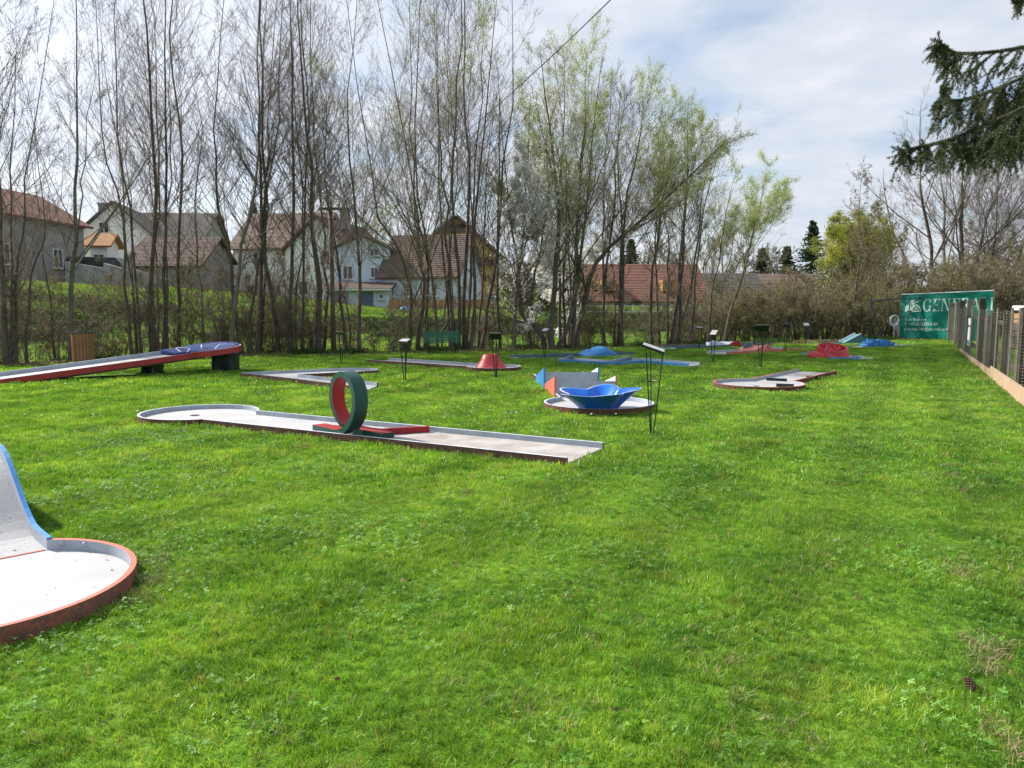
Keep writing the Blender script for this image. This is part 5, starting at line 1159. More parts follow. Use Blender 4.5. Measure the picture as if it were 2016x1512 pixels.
stand('writing stand half hidden behind the salmon hump stand', 1485, 690, 644, R(190), tilt=32)
stand('writing stand with dark board at the end of the salmon lane', 1547, 692, 641, R(172), tilt=36)
stand('writing stand with pale blue board before the brown thicket', 1586, 679, 639, R(0), tilt=50)
stand('farther writing stand with pale flat board before the barn end', 1376, 688, 645, R(-20), tilt=15)
stand('farthest writing stand with dark board behind the teal ramp', 1705, 672, 639, R(172), tilt=36)
# netting cage with hoop (net lane)
M_net = mat('grey_netting', (.45, .44, .43), (.36, .35, .34), scale=30, rough=.9)
M_navyp = mat('navy_steel', (.03, .05, .11), (.02, .03, .07), scale=6, rough=.5)
g = gnd(1765, 668.5); dn = g.y
cg_ = empty('netting_cage', g, 'tall dark steel cage frame with a white hoop and hanging net', 'minigolf obstacle', 'obstacles on the lanes')
def L3(px, py, dy=0): q = at(px, py, dn + dy); return q - g
Fp = [L3(1713, 594, -.4), L3(1770, 588, -.4), L3(1824, 587, 1.2), L3(1795, 593, 1.6)]
fr = [([L3(1713, 594), L3(1747, 589), L3(1822, 587)], .02), ([L3(1713, 594), L3(1737, 662)], .03), ([L3(1747, 589), L3(1756, 620)], .02), ([L3(1822, 587), L3(1803, 662)], .02), ([L3(1793, 588), L3(1782, 671)], .02), ([L3(1713, 594, 1.4), L3(1822, 587, 1.4)], .02), ([L3(1735, 668), L3(1806, 667)], .03), ([L3(1735, 667, 1.4), L3(1806, 666, 1.4)], .03)]
for p, r in fr: m = MB(); m.tube(p, r, 6); m.build('frame_tube', M_navyp, cg_)
m = MB(); m.box(L3(1762, 669.5), (1.1, .8, .05)); m.build('base_plate', M_railw, cg_)
hc = L3(1761, 630.5); m = MB(); pts_ = [hc + Vector((.20 * math.cos(a), .03 * math.cos(a), .22 * math.sin(a))) for a in np.linspace(0, 2 * PI, 25)]; m.tube(pts_, .022, 6, cap=False); m.build('hoop', M_railw, cg_)
m = MB(); m.tube([L3(1760, 640), L3(1760, 669)], .022, 6); m.build('post', M_rail, cg_)
m = MB(); K = 16; vs = []
tipn = L3(1775, 662)
for j in range(6):
    t = j / 5
    for k in range(K):
        a = 2 * PI * k / K; p = hc + Vector((.20 * math.cos(a), .25, .21 * math.sin(a))); vs.append(p.lerp(tipn + Vector((.03 * math.cos(a), .3, .03 * math.sin(a))), t) + Vector((.10 * math.sin(PI * t), 0, .0)))
edges = set()
for j in range(6):
    for k in range(K):
        a_ = vs[j * K + k]; b_ = vs[j * K + (k + 1) % K]; m.tube([a_, b_], .006, 3, cap=False)
        if j < 5: m.tube([a_, vs[(j + 1) * K + (k + 1) % K]], .006, 3, cap=False); m.tube([a_, vs[(j + 1) * K + (k - 1) % K]], .006, 3, cap=False)
no = m.build('net', M_net, cg_)
# ------------------------------------------------------------------ banner
M_ban = mat('green_banner_cloth', (.0, .225, .165), (.0, .17, .125), scale=.9, rough=.55, transl=.25)
M_print = mat('white_print', (.50, .66, .60), (.42, .58, .52), scale=3, rough=.6)
bl = at(1773, 580, 34.5); brt = at(1957, 572, 31.5)
bd = Vector((brt.x - bl.x, brt.y - bl.y, 0)); bL = bd.length; brz = math.atan2(bd.y, bd.x)
ban = empty('banner', (bl.x, bl.y, 0), 'large green advertising banner with white winged lion and serif lettering', 'banner', None, brz)
zt0 = bl.z; zt1 = brt.z; zb0 = .03
def bw(x, z): return .05 * math.sin(x * 2.3 + z) + .022 * math.sin(x * 5.1 - z * 3.1) + .012 * math.sin(z * 7 + x) + .012 * math.sin(x * 9 + z * 6)
m = MB(); nx_, nz_ = 60, 22; vs = []
for i in range(nx_ + 1):
    for j in range(nz_ + 1):
        x = bL * i / nx_; zt = zt0 + (zt1 - zt0) * i / nx_ - .03 * abs(math.sin(PI * i / 12)); z = zb0 + (zt - zb0) * j / nz_; vs.append((x, bw(x, z), z))
m.v = vs
for i in range(nx_):
    for j in range(nz_): a = i * (nz_ + 1) + j; m.f.append((a, a + nz_ + 1, a + nz_ + 2, a + 1)); m.m.append(0)
m.build('cloth', M_ban, ban, smooth=True)
m = MB(); m.tube([(0, bw(0, zt0), zt0), (bL * .5, bw(bL / 2, 2), (zt0 + zt1) / 2), (bL, bw(bL, zt1), zt1)], .022, 6); m.build('top_hem', M_railw, ban)
for x in (0, bL * .5, bL): m = MB(); m.tube([(x, .09, -.1), (x, .09, 2.15)], .03, 8); m.build('post', M_barkpost if 'M_barkpost' in globals() else M_pole, ban)
# lettering: quads laid 6 mm before the cloth (polygons in letter units, cap height 1)
def thick_arc(cx_, cz_, rx, rz_, a0, a1, n=18, wt=.17, wn=.05):
    out = []
    for i in range(n):
        q = []
        for a in (a0 + (a1 - a0) * i / n, a0 + (a1 - a0) * (i + 1) / n):
            w = wn + (wt - wn) * abs(math.cos(a)) ** 1.3; q.append(((cx_ + rx * math.cos(a), cz_ + rz_ * math.sin(a)), (cx_ + (rx - w) * math.cos(a), cz_ + (rz_ - min(w, .06)) * math.sin(a))))
        out.append([q[0][0], q[1][0], q[1][1], q[0][1]])
    return out
def bar(x0, z0, x1, z1): return [(x0, z0), (x1, z0), (x1, z1), (x0, z1)]
def GLYPH(c):
    s = .045
    if c == 'I': return [bar(.10, 0, .27, 1), bar(0, 0, .37, s), bar(0, 1 - s, .37, 1)], .42
    if c == 'L': return [bar(.10, 0, .27, 1), bar(0, 0, .66, s), bar(0, 1 - s, .37, 1), [(.60, 0), (.66, 0), (.66, .26), (.62, .26)]], .70
    if c == 'E': return [bar(.10, 0, .27, 1), bar(0, 0, .68, s), bar(0, 1 - s, .66, 1), bar(.27, .49, .52, .49 + s), [(.62, 0), (.68, 0), (.68, .26), (.65, .26)], [(.62, .78), (.65, .78), (.66, 1), (.60, 1)], bar(.50, .38, .53, .64)], .74
    if c == 'N': return [bar(.12, 0, .17, 1), bar(.74, 0, .79, 1), [(.12, 1), (.31, 1), (.79, 0), (.64, 0)], bar(0, 0, .29, s), bar(0, 1 - s, .25, 1), bar(.62, 1 - s, .91, 1)], .96
    if c == 'A': return [[(.36, 1.0), (.44, 1.0), (.13, 0), (.08, 0)], [(.34, 1.0), (.48, 1.0), (.82, 0), (.64, 0)], bar(.2, .32, .62, .32 + s), bar(0, 0, .24, s), bar(.54, 0, .90, s)], .92
    if c == 'R': return [bar(.10, 0, .27, 1), bar(0, 0, .37, s), bar(0, 1 - s, .45, 1), bar(.27, .48, .45, .48 + s)] + thick_arc(.42, .74, .30, .26, -PI / 2, PI / 2, 14) + [[(.40, .50), (.56, .50), (.88, 0), (.70, 0)], bar(.62, 0, .92, s)], .92
    if c == 'G': return thick_arc(.45, .5, .43, .52, R(42), R(318), 26) + [bar(.62, .04, .79, .44), bar(.52, .42, .90, .42 + s), [(.74, .70), (.78, .70), (.78, .98), (.72, .86)]], .96
    return [], .4
def put_polys(name, polys, x0, z0, s, sx=1.0, mt=None, lift=.012):
    m = MB()
    for p in polys:
        ar = sum(p[i][0] * p[(i + 1) % len(p)][1] - p[(i + 1) % len(p)][0] * p[i][1] for i in range(len(p)))
        if ar < 0: p = p[::-1]
        vs = []
        for (x, z) in p: X = x0 + x * s * sx; Z = z0 + z * s + (zt1 - zt0) * (X / bL) * .7; vs.append((X, bw(X, Z) - lift, Z))
        vs += [(v[0], v[1] + .004, v[2]) for v in vs]
        n = len(p); m.add(vs, [tuple(range(n)), tuple(range(2 * n - 1, n - 1, -1))] + [(i, n + i, n + (i + 1) % n, (i + 1) % n)[::-1] for i in range(n)])
    return m.build(name, mt or M_print, ban)
kpx = bl.y / 1500
zl = CAMP.z + ray(1820, 614).z * (34 / ray(1820, 614).y); x_ = (1817 - 1773) * kpx; hs = 23 * kpx
for ch in 'GENERALI':
    pl, adv = GLYPH(ch)
    put_polys('letter', pl, x_, zl, hs, .80); x_ += adv * hs * .80 + .02
# winged lion emblem
lion = [bar(0, 0, 1.35, .08), [(0, .1), (.30, .1), (.30, .52), (.22, .60), (.10, .56), (.0, .42)], [(.34, .1), (.46, .1), (.50, .95), (.40, 1.0), (.34, .8)],
        [(.50, .1), (.62, .1), (.72, .34), (.95, .44), (1.10, .36), (1.28, .12), (1.36, .12), (1.20, .50), (.98, .62), (.70, .58), (.54, .40)],
        [(.55, .62), (.62, .58), (1.05, .78), (1.35, .98), (.62, 1.0), (.56, .86)], [(.75, .12), (.85, .12), (.95, .30), (1.05, .12), (1.15, .12), (.98, .38), (.88, .36)]]
put_polys('lion_emblem', lion, (1783 - 1773) * kpx, zl - .01, hs * 1.0, 1.0, M_print)
put_polys('lion_wing_line', [[(.62, .82), (1.2, .93), (.62, .87)], [(.60, .72), (1.0, .80), (.60, .76)]], (1783 - 1773) * kpx, zl - .01, hs, 1.0, M_ban, .02)
def text_mesh(txt, x0, z0, size, sx=1.0):
    cu = bpy.data.curves.new('print_line', 'FONT'); cu.body = txt; cu.size = size; cu.extrude = .003; ob = bpy.data.objects.new('tmp', cu); col.objects.link(ob)
    dg = bpy.context.evaluated_depsgraph_get(); me = bpy.data.meshes.new_from_object(ob.evaluated_get(dg)); bpy.data.objects.remove(ob); bpy.data.curves.remove(cu)
    n = len(me.vertices); co = np.empty(n * 3, np.float32); me.vertices.foreach_get('co', co); co = co.reshape(-1, 3)
    X = x0 + co[:, 0] * sx; Z = z0 + co[:, 1] + (zt1 - zt0) * X / bL * .6; Y = np.array([bw(a, b) for a, b in zip(X, Z)]) - .012 - co[:, 2]
    me.vertices.foreach_set('co', np.stack([X, Y, Z], 1).astype(np.float32).ravel()); me.materials.clear(); me.materials.append(M_print); me.update()
    o = bpy.data.objects.new('print_line', me); col.objects.link(o); o.parent = ban
for txt, py in (('Kurt Bruckner', 632), ('T: +43 680 5253 6384', 641), ('kurt.bruckner@generali.com, generali.at', 650.5)):
    text_mesh(txt, (1783 - 1773) * kpx, CAMP.z + ray(1800, py).z * (34.4 / ray(1800, py).y), 8.2 * kpx, .86)
# ------------------------------------------------------------------ plank fence with wire mesh on the right
M_plank = mat('dark_weathered_plank', (.085, .062, .048), (.045, .034, .027), scale=6, rough=.95, bump=.5, bscale=18, rnd=.18, spots=(.16, .13, .10), spot_scale=14, spot_lo=.64)
M_plankg = mat('grey_weathered_plank', (.20, .18, .15), (.12, .105, .09), scale=6, rough=.95, bump=.5, bscale=18, rnd=.15)
M_tan = mat('tan_kickboard', (.40, .28, .19), (.31, .215, .145), scale=3, rough=.85, bump=.2, bscale=20, spots=(.25, .17, .12), spot_scale=9, spot_lo=.64)
M_wire = mat('rusty_wire', (.22, .20, .17), (.13, .115, .10), scale=20, rough=.6)
F0 = gnd(2016, 784); F1 = gnd(1866, 667); F0.z = 0; F1.z = 0; fdir = (F1 - F0).normalized(); frz = math.atan2(fdir.y, fdir.x)
fence = empty('plank_fence', F0, 'dark upright plank fence with wire mesh along the garden', 'fence', None, frz)
def on_fence(px):   # distance along the fence line where pixel column px meets it
    a = (px - 1008) / 1500; a = a / (CP + .06 * 0 + 0) if False else a
    # x = a' * y  with a' from a ray at about this column
    r = ray(px, 650); k = r.x / r.y; return (k * F0.y - F0.x) / (fdir.x - k * fdir.y)
def fz(px, py): 
    t = on_fence(px); y = F0.y + fdir.y * t; r = ray(px, py); return HCAM + r.z * y / r.y
nrm_f = Vector((0, 1, 0))
planks = [(1867, 1878, 597, 1), (1879.5, 1887.5, 595, 1), (1888.5, 1899, 592, 0), (1903, 1916, 590, 1), (1924, 1939, 587, 0), (1940.5, 1949, 620, 1), (1951, 1969, 615, 0), (1972.5, 1995, 616, 0), (2013, 2040, 607, 0), (2044, 2075, 600, 0), (2080, 2120, 596, 1), (2135, 2180, 600, 0), (2195, 2245, 596, 0), (2262, 2318, 602, 1), (2340, 2402, 594, 0), (2428, 2500, 598, 0), (2530, 2612, 596, 1)]
for (p0, p1, pt_, gy) in planks:
    tm = on_fence((p0 + p1) / 2); z1 = fz((p0 + p1) / 2, pt_); rr_ = random.Random(int(p0 * 10)); yd = F0.y + fdir.y * tm
    wd = (p1 - p0) * yd / 1500 * 1.04; lx, ly = tm, rr_.uniform(-.02, .02); ang = -frz + R(12) + rr_.uniform(-.12, .12); ca, sa = math.cos(ang), math.sin(ang); m = MB(); th_ = .035
    def q_(u, v, z): return (lx + u * ca - v * sa, ly + u * sa + v * ca, z)
    hw_ = wd / 2; vs = [q_(-hw_, 0, -.1), q_(hw_, 0, -.1), q_(hw_, th_, -.1), q_(-hw_, th_, -.1)]; ns = 6
    tops = [(-hw_ + wd * i / ns, z1 + rr_.uniform(-.018, .018)) for i in range(ns + 1)]
    vs += [q_(u, 0, z) for u, z in tops] + [q_(u, th_, z) for u, z in tops]; k0 = 4; k1 = 4 + ns + 1
    m.add(vs, [(0, 1, k0 + ns) + tuple(range(k0 + ns - 1, k0 - 1, -1)), (2, 3, k1) + tuple(range(k1 + 1, k1 + ns + 1)), (1, 2, k1 + ns, k0 + ns), (3, 0, k0, k1)] + [(k0 + i, k0 + i + 1, k1 + i + 1, k1 + i) for i in range(ns)])
    m.build('plank', M_plankg if gy else M_plank, fence)
tA = on_fence(2620); tB = on_fence(1863)
for z in (.35, 1.15): m = MB(); m.box(((tA + tB) / 2, -.06, z), (tB - tA, .04, .08)); m.box(((tA + tB) / 2, -.06, z), (.01, .01, .01)); m.build('rail', M_plank, fence)
for px in (1869, 1888, 1901, 1918, 1932, 1950, 1970, 2000, 2016, 2122, 2325, 2600):
    t = on_fence(px); z_ = fz(px, 606) if px > 1930 else fz(px, 600)
    m = MB(); m.tube([(t, .07, -.1), (t, .07, min(z_, 1.5))], .022, 6); m.build('wire_post', M_wire, fence)
m = MB()
nz_ = 26
for j in range(nz_):
    z = .12 + j * .052; pts_ = []
    for i in range(0, 84):
        t = tA + (tB - tA) * i / 83; pts_.append((t, .085 + .01 * math.sin(i * .9), z - .06 * abs(math.sin(i * PI / 7)) + .01 * math.sin(i * 1.3 + j * .2)))
    m.tube(pts_, .0026, 3, cap=False)
for i in range(0, 70):
    t = tA + (tB - tA) * (i / 69); m.tube([(t, .088, .1), (t + .05 * math.sin(i), .088, 1.42)], .0028, 3, cap=False)
tag(m.build('wire_mesh', M_wire, fence), kind='stuff')
# kick boards
kb = [(2400, 2101, .30, .29), (2100, 1971.5, .28, .25), (1971, 1943.5, .17, .14), (1943, 1924.5, .15, .13), (1924, 1903, .13, .11)]
for (pa, pb_k, z0, z1) in kb:
    t0 = on_fence(pa); t1 = on_fence(pb_k)
    m = MB(); vs = [(t0, .13, -.05), (t1, .13, -.05), (t1, .13, z1), (t0, .13, z0)]; vs += [(v[0], .16, v[2]) for v in vs]
    m.add(vs, [(0, 1, 2, 3), (7, 6, 5, 4), (3, 2, 6, 7), (0, 3, 7, 4), (1, 5, 6, 2)]); m.build('kick_board', M_tan, fence)
t_ = on_fence(1922); zz0 = fz(1922, 680); zz1 = fz(1922, 627)
M_sign = mat('white_sign', (.72, .74, .75), (.6, .66, .68), scale=2, rough=.5)
sg_ = empty('white_notice', F0 + fdir * t_ + Vector((0, 0, 0)), 'narrow white notice board hung on the dark plank fence', 'notice board', None, frz)
m = MB(); m.box((0, .17, (zz0 + zz1) / 2), (.75, .02, zz1 - zz0)); m.build('board', M_sign, sg_)
m = MB(); m.box((0, .183, zz0 + (zz1 - zz0) * .72), (.75, .006, .05)); m.build('dark_stripe', M_black, sg_)
m = MB(); m.box((.0, .183, zz0 + .08), (.70, .006, .14)); m.build('blue_band', M_teal, sg_)
# things in the neighbouring garden
g = at(2004, 640, 26); ng = empty('timber_stack', (g.x + .3, g.y, 0), 'stack of orange brown timber beyond the plank fence', 'timber stack')
M_tim = mat('fresh_timber', (.40, .20, .09), (.30, .14, .06), scale=3, rough=.8)
for k in range(5): m = MB(); m.box((0, 0, .35 + .2 * k), (.95, .6, .17)); m.build('beam', M_tim if k > 2 else M_under, ng)
m = MB(); m.box((.1, 0, 1.42), (.9, .6, .16)); m.build('white_cover', M_frame, ng, bevel=.02)
for x in (-.4, .4): m = MB(); m.box((x, 0, .13), (.1, .6, .26)); m.build('support', M_under, ng)
# ------------------------------------------------------------------ grass and small plants
def inside(poly, x, y):
    n = len(poly); c = np.zeros(len(x), bool); j = n - 1
    for i in range(n):
        xi, yi = poly[i]; xj_, yj = poly[j]
        with np.errstate(divide='ignore', invalid='ignore'):
            k = ((yi > y) != (yj > y)) & (x < (xj_ - xi) * (y - yi) / (yj - yi + 1e-12) + xi)
        c ^= k; j = i
    return c
def seg_dist(poly, x, y):
    d = np.full(len(x), 1e9); n = len(poly)
    for i in range(n):
        a = poly[i]; b = poly[(i + 1) % n]; v = b - a; L2 = max(1e-9, (v ** 2).sum()); t = np.clip(((x - a[0]) * v[0] + (y - a[1]) * v[1]) / L2, 0, 1)
        d = np.minimum(d, np.hypot(x - a[0] - t * v[0], y - a[1] - t * v[1]))
    return d
def grass_mat(name, cols, tr=.4, rough=.5, big=.55, dry=True):
    m = bpy.data.materials.new(name); m.use_nodes = True; t = m.node_tree; b = t.nodes['Principled BSDF']; b.inputs['Roughness'].default_value = rough; b.inputs['Specular IOR Level'].default_value = .35
    g = N(t, 'ShaderNodeNewGeometry'); oi = N(t, 'ShaderNodeObjectInfo')
    def nz(s, d=4, off=0):
        n = N(t, 'ShaderNodeTexNoise'); n.inputs['Scale'].default_value = s; n.inputs['Detail'].default_value = d; n.inputs['Roughness'].default_value = .6
        if off:
            v = N(t, 'ShaderNodeVectorMath', operation='ADD'); v.inputs[1].default_value = (off, off * .7, 0); t.links.new(g.outputs['Position'], v.inputs[0]); t.links.new(v.outputs[0], n.inputs['Vector'])
        else: t.links.new(g.outputs['Position'], n.inputs['Vector'])
        return n.outputs['Fac']
    f = M_(t, 'ADD', M_(t, 'ADD', M_(t, 'MULTIPLY', nz(1.1, 6), .52), M_(t, 'MULTIPLY', nz(.30, 2, 12), .20)), M_(t, 'MULTIPLY', oi.outputs['Random'], .28))  # grass tone variety, with dappled sun and tree shade painted in as broad patches
    c = ramp(t, f, [(.34, cols[0]), (.46, cols[1]), (.56, cols[2]), (.69, cols[3])])
    # bluish, deep green clumps
    f2 = ramp(t, nz(2.6, 4, 31), [(.50, (0, 0, 0)), (.66, (1, 1, 1))])
    mm = N(t, 'ShaderNodeMixRGB'); t.links.new(M_(t, 'MULTIPLY', f2, .6), mm.inputs[0]); t.links.new(c, mm.inputs[1]); mm.inputs[2].default_value = (*cols[0], 1)
    c = mm.outputs[0]
    # faint lengthwise mowing streaks
    sx_ = N(t, 'ShaderNodeSeparateXYZ'); t.links.new(g.outputs['Position'], sx_.inputs[0])
    u = M_(t, 'ADD', M_(t, 'MULTIPLY', sx_.outputs[0], .89), M_(t, 'MULTIPLY', sx_.outputs[1], -.456))
    st_ = M_(t, 'MULTIPLY', M_(t, 'SINE', M_(t, 'MULTIPLY', M_(t, 'ADD', u, M_(t, 'MULTIPLY', nz(.8, 2, 55), .25)), 6.0)), .13)
    hs_ = N(t, 'ShaderNodeHueSaturation'); t.links.new(M_(t, 'ADD', 1.0, st_), hs_.inputs['Value']); t.links.new(c, hs_.inputs['Color']); c = hs_.outputs[0]
    if dry:
        f3 = ramp(t, oi.outputs['Random'], [(.955, (0, 0, 0)), (.97, (1, 1, 1))]); f4 = ramp(t, nz(1.7, 5, 77), [(.60, (0, 0, 0)), (.74, (1, 1, 1))])
        mm = N(t, 'ShaderNodeMixRGB'); t.links.new(M_(t, 'MINIMUM', M_(t, 'ADD', f3, M_(t, 'MULTIPLY', f4, .35)), .8), mm.inputs[0]); t.links.new(c, mm.inputs[1]); mm.inputs[2].default_value = (.30, .27, .09, 1); c = mm.outputs[0]
    t.links.new(c, b.inputs['Base Color']); trn = N(t, 'ShaderNodeBsdfTranslucent'); mc = N(t, 'ShaderNodeMixRGB'); mc.blend_type = 'MULTIPLY'; mc.inputs[0].default_value = 1; mc.inputs[2].default_value = (1.35, 1.25, .6, 1)
    t.links.new(c, mc.inputs[1]); t.links.new(mc.outputs[0], trn.inputs[0]); mx_ = N(t, 'ShaderNodeMixShader'); mx_.inputs[0].default_value = tr; t.links.new(b.outputs[0], mx_.inputs[1]); t.links.new(trn.outputs[0], mx_.inputs[2])
    t.links.new(mx_.outputs[0], t.nodes['Material Output'].inputs[0]); return m
M_grass = grass_mat('grass_blades', [(.060, .165, .022), (.13, .285, .030), (.21, .385, .040), (.40, .52, .09)], tr=.42, rough=.38)
M_clover = grass_mat('clover_leaves', [(.075, .20, .035), (.11, .26, .04), (.15, .31, .05), (.20, .36, .07)], tr=.3, rough=.65, dry=False)
M_meadow = grass_mat('meadow_grass', [(.09, .18, .03), (.13, .24, .04), (.18, .29, .05), (.25, .34, .07)], tr=.4)
def tuft_mesh(name, seed, n, rad, h, w, lean=.45, mt=None, bend=.5):
    rng = np.random.default_rng(seed); V = []; Q = []; Tt = []
    for i in range(n):
        a = rng.uniform(0, 2 * PI); r = rad * math.sqrt(rng.random()); bx, by = r * math.cos(a), r * math.sin(a); az = rng.uniform(0, 2 * PI); L_ = h * rng.uniform(.5, 1.15); ln = lean * rng.uniform(.2, 1.3); ww = w * rng.uniform(.7, 1.25) / 2
        dx, dy = math.cos(az), math.sin(az); fa = rng.uniform(0, 2 * PI); sx_, sy_ = math.cos(fa), math.sin(fa); b = len(V)
        for t, k in ((0, 1), (.5, .85), (1, 0)):
            off = ln * L_ * (t * .35 + t * t * bend); z = L_ * t * (1 - .18 * ln * t)
            if k: V += [(bx + dx * off - sx_ * ww * k, by + dy * off - sy_ * ww * k, z), (bx + dx * off + sx_ * ww * k, by + dy * off + sy_ * ww * k, z)]
            else: V.append((bx + dx * off, by + dy * off, z))
        Q.append((b, b + 1, b + 3, b + 2)); Tt.append((b + 2, b + 3, b + 4))
    me_o = np_mesh(name, V, Q, Tt, mt or M_grass); col.objects.unlink(me_o); return me_o
def clover_mesh(name, seed, n, rad, s):
    rng = np.random.default_rng(seed); V = []; F = []
    for i in range(n):
        a = rng.uniform(0, 2 * PI); r = rad * math.sqrt(rng.random()); c = Vector((r * math.cos(a), r * math.sin(a), rng.uniform(.018, .042))); tilt = Matrix.Rotation(rng.uniform(-.5, .5), 3, 'X') @ Matrix.Rotation(rng.uniform(-.5, .5), 3, 'Y'); a0 = rng.uniform(0, 2 * PI); ss = s * rng.uniform(.6, 1.2)
        for k in range(3):
            d = a0 + k * 2 * PI / 3; b = len(V)
            for (u, v, z) in ((0, 0, 0), (.45, -.36, .06), (.85, -.38, .1), (1.0, 0, .04), (.85, .38, .1), (.45, .36, .06)):
                p = Vector((math.cos(d) * u - math.sin(d) * v, math.sin(d) * u + math.cos(d) * v, z)) * ss; V.append(tuple(tilt @ p + c))
            F += [(b, b + 1, b + 2, b + 3), (b, b + 3, b + 4, b + 5)]
    o = np_mesh(name, V, F, None, M_clover); col.objects.unlink(o); return o
def scatter(name, pts, rot, scl, idx, sources, kind='stuff'):
    cname = name + '_sources'; c = bpy.data.collections.new(cname)
    for s_ in sources: c.objects.link(s_)
    me = bpy.data.meshes.new(name); me.vertices.add(len(pts)); me.vertices.foreach_set('co', np.asarray(pts, np.float32).ravel())
    a = me.attributes.new('rot', 'FLOAT_VECTOR', 'POINT'); a.data.foreach_set('vector', np.asarray(rot, np.float32).ravel())
    a = me.attributes.new('scl', 'FLOAT', 'POINT'); a.data.foreach_set('value', np.asarray(scl, np.float32))
    a = me.attributes.new('idx', 'INT', 'POINT'); a.data.foreach_set('value', np.asarray(idx, np.int32))
    for s_ in sources[:1]: me.materials.append(s_.data.materials[0])
    o = bpy.data.objects.new(name, me); col.objects.link(o); tag(o, kind=kind)
    ng = bpy.data.node_groups.new(name, 'GeometryNodeTree'); ng.interface.new_socket('Geometry', in_out='INPUT', socket_type='NodeSocketGeometry'); ng.interface.new_socket('Geometry', in_out='OUTPUT', socket_type='NodeSocketGeometry')
    gi = ng.nodes.new('NodeGroupInput'); go = ng.nodes.new('NodeGroupOutput'); ip = ng.nodes.new('GeometryNodeInstanceOnPoints'); ci = ng.nodes.new('GeometryNodeCollectionInfo')
    ci.inputs['Collection'].default_value = c; ci.inputs['Separate Children'].default_value = True; ci.inputs['Reset Children'].default_value = True; ci.transform_space = 'ORIGINAL'
    def at_(nm, tp):
        n = ng.nodes.new('GeometryNodeInputNamedAttribute'); n.data_type = tp; n.inputs['Name'].default_value = nm; return n.outputs['Attribute']
    e2r = ng.nodes.new('FunctionNodeEulerToRotation'); ng.links.new(at_('rot', 'FLOAT_VECTOR'), e2r.inputs[0])
    ng.links.new(gi.outputs[0], ip.inputs['Points']); ng.links.new(ci.outputs[0], ip.inputs['Instance']); ip.inputs['Pick Instance'].default_value = True
    ng.links.new(at_('idx', 'INT'), ip.inputs['Instance Index']); ng.links.new(e2r.outputs[0], ip.inputs['Rotation']); ng.links.new(at_('scl', 'FLOAT'), ip.inputs['Scale'])
    ng.links.new(ip.outputs[0], go.inputs[0]); md_ = o.modifiers.new('scatter', 'NODES'); md_.node_group = ng
    return o
def noise2(x, y, s, seed=0):
    return np.array([mnoise.noise(Vector((a * s + seed, b * s, seed * .37))) for a, b in zip(x, y)])
rg = np.random.default_rng(11)
def band(d0, d1, dens, margin=.05, xmargin=1.2, power=1):
    """random points in the view wedge between two distances"""
    k = 1008 / 1500 * 1.10; n = int(dens * (k * (d1 ** 2 - d0 ** 2) + 2 * xmargin * (d1 - d0)))
    y = np.sqrt(rg.uniform(d0 ** 2, d1 ** 2, n)); x = rg.uniform(-1, 1, n) * (k * y + xmargin); return x, y
def keep_lawn(x, y, m):
    ok = np.ones(len(x), bool)
    for P in LANE_POLYS:
        bb = (x > P[:, 0].min() - m) & (x < P[:, 0].max() + m) & (y > P[:, 1].min() - m) & (y < P[:, 1].max() + m)
        if not bb.any(): continue
        ii = np.where(bb)[0]; ins = inside(P, x[ii], y[ii]) | (seg_dist(P, x[ii], y[ii]) < m); ok[ii[ins]] = False
    return ok
# sources; short fine near tufts, coarser farther off
near = [tuft_mesh('grass_tuft_a%d' % i, 20 + i, 18, .030, .042, .0029, lean=1.0) for i in range(6)]
mid = [tuft_mesh('grass_tuft_b%d' % i, 30 + i, 22, .060, .052, .0062, lean=.7) for i in range(5)]
far = [tuft_mesh('grass_tuft_c%d' % i, 40 + i, 26, .13, .060, .013, lean=.7) for i in range(5)]
PT, RO, SC, ID = [], [], [], []
off = 0; SRC = near + mid + far
SRC_ORDER = sorted(range(len(SRC)), key=lambda i: SRC[i].name)
rank = {i: r for r, i in enumerate(SRC_ORDER)}
for d0, d1, dens, m, lo, hi in ((1.9, 6.5, 1450, .045, 0, 6), (6.3, 13.5, 330, .075, 6, 11), (13.2, 40, 78, .15, 11, 16)):
    x, y = band(d0, d1, dens); z = np.zeros(len(x)); ok = keep_lawn(x, y, m) & (y < edge_y(x) + .3); x, y = x[ok], y[ok]
    n = len(x); s = .82 + .42 * np.clip(noise2(x, y, 1.3, 3) + .1, -.5, .7) + rg.uniform(-.15, .2, n)
    # worn bare spots
    if d1 < 14:
        w = noise2(x, y, 2.4, 9); kk = ~((w > .52) & (rg.random(n) < .7)); x, y, s = x[kk], y[kk], s[kk]; n = len(x)
    # longer ungrazed fringe along lane edges
    if d1 < 14:
        dmin = np.full(n, 9.)
        for P in LANE_POLYS:
            bb = (x > P[:, 0].min() - .3) & (x < P[:, 0].max() + .3) & (y > P[:, 1].min() - .3) & (y < P[:, 1].max() + .3)
            if bb.any(): ii = np.where(bb)[0]; dmin[ii] = np.minimum(dmin[ii], seg_dist(P, x[ii], y[ii]))
        s = s * (1 + .35 * (dmin < .13))
    PT.append(np.stack([x, y, np.full(n, -.004)], 1)); RO.append(np.stack([rg.normal(0, .12, n), rg.normal(0, .12, n), rg.uniform(0, 2 * PI, n)], 1)); SC.append(s)
    ID.append(np.array([rank[i] for i in rg.integers(lo, hi, n)]))
scatter('grass', np.concatenate(PT), np.concatenate(RO), np.concatenate(SC), np.concatenate(ID), SRC)
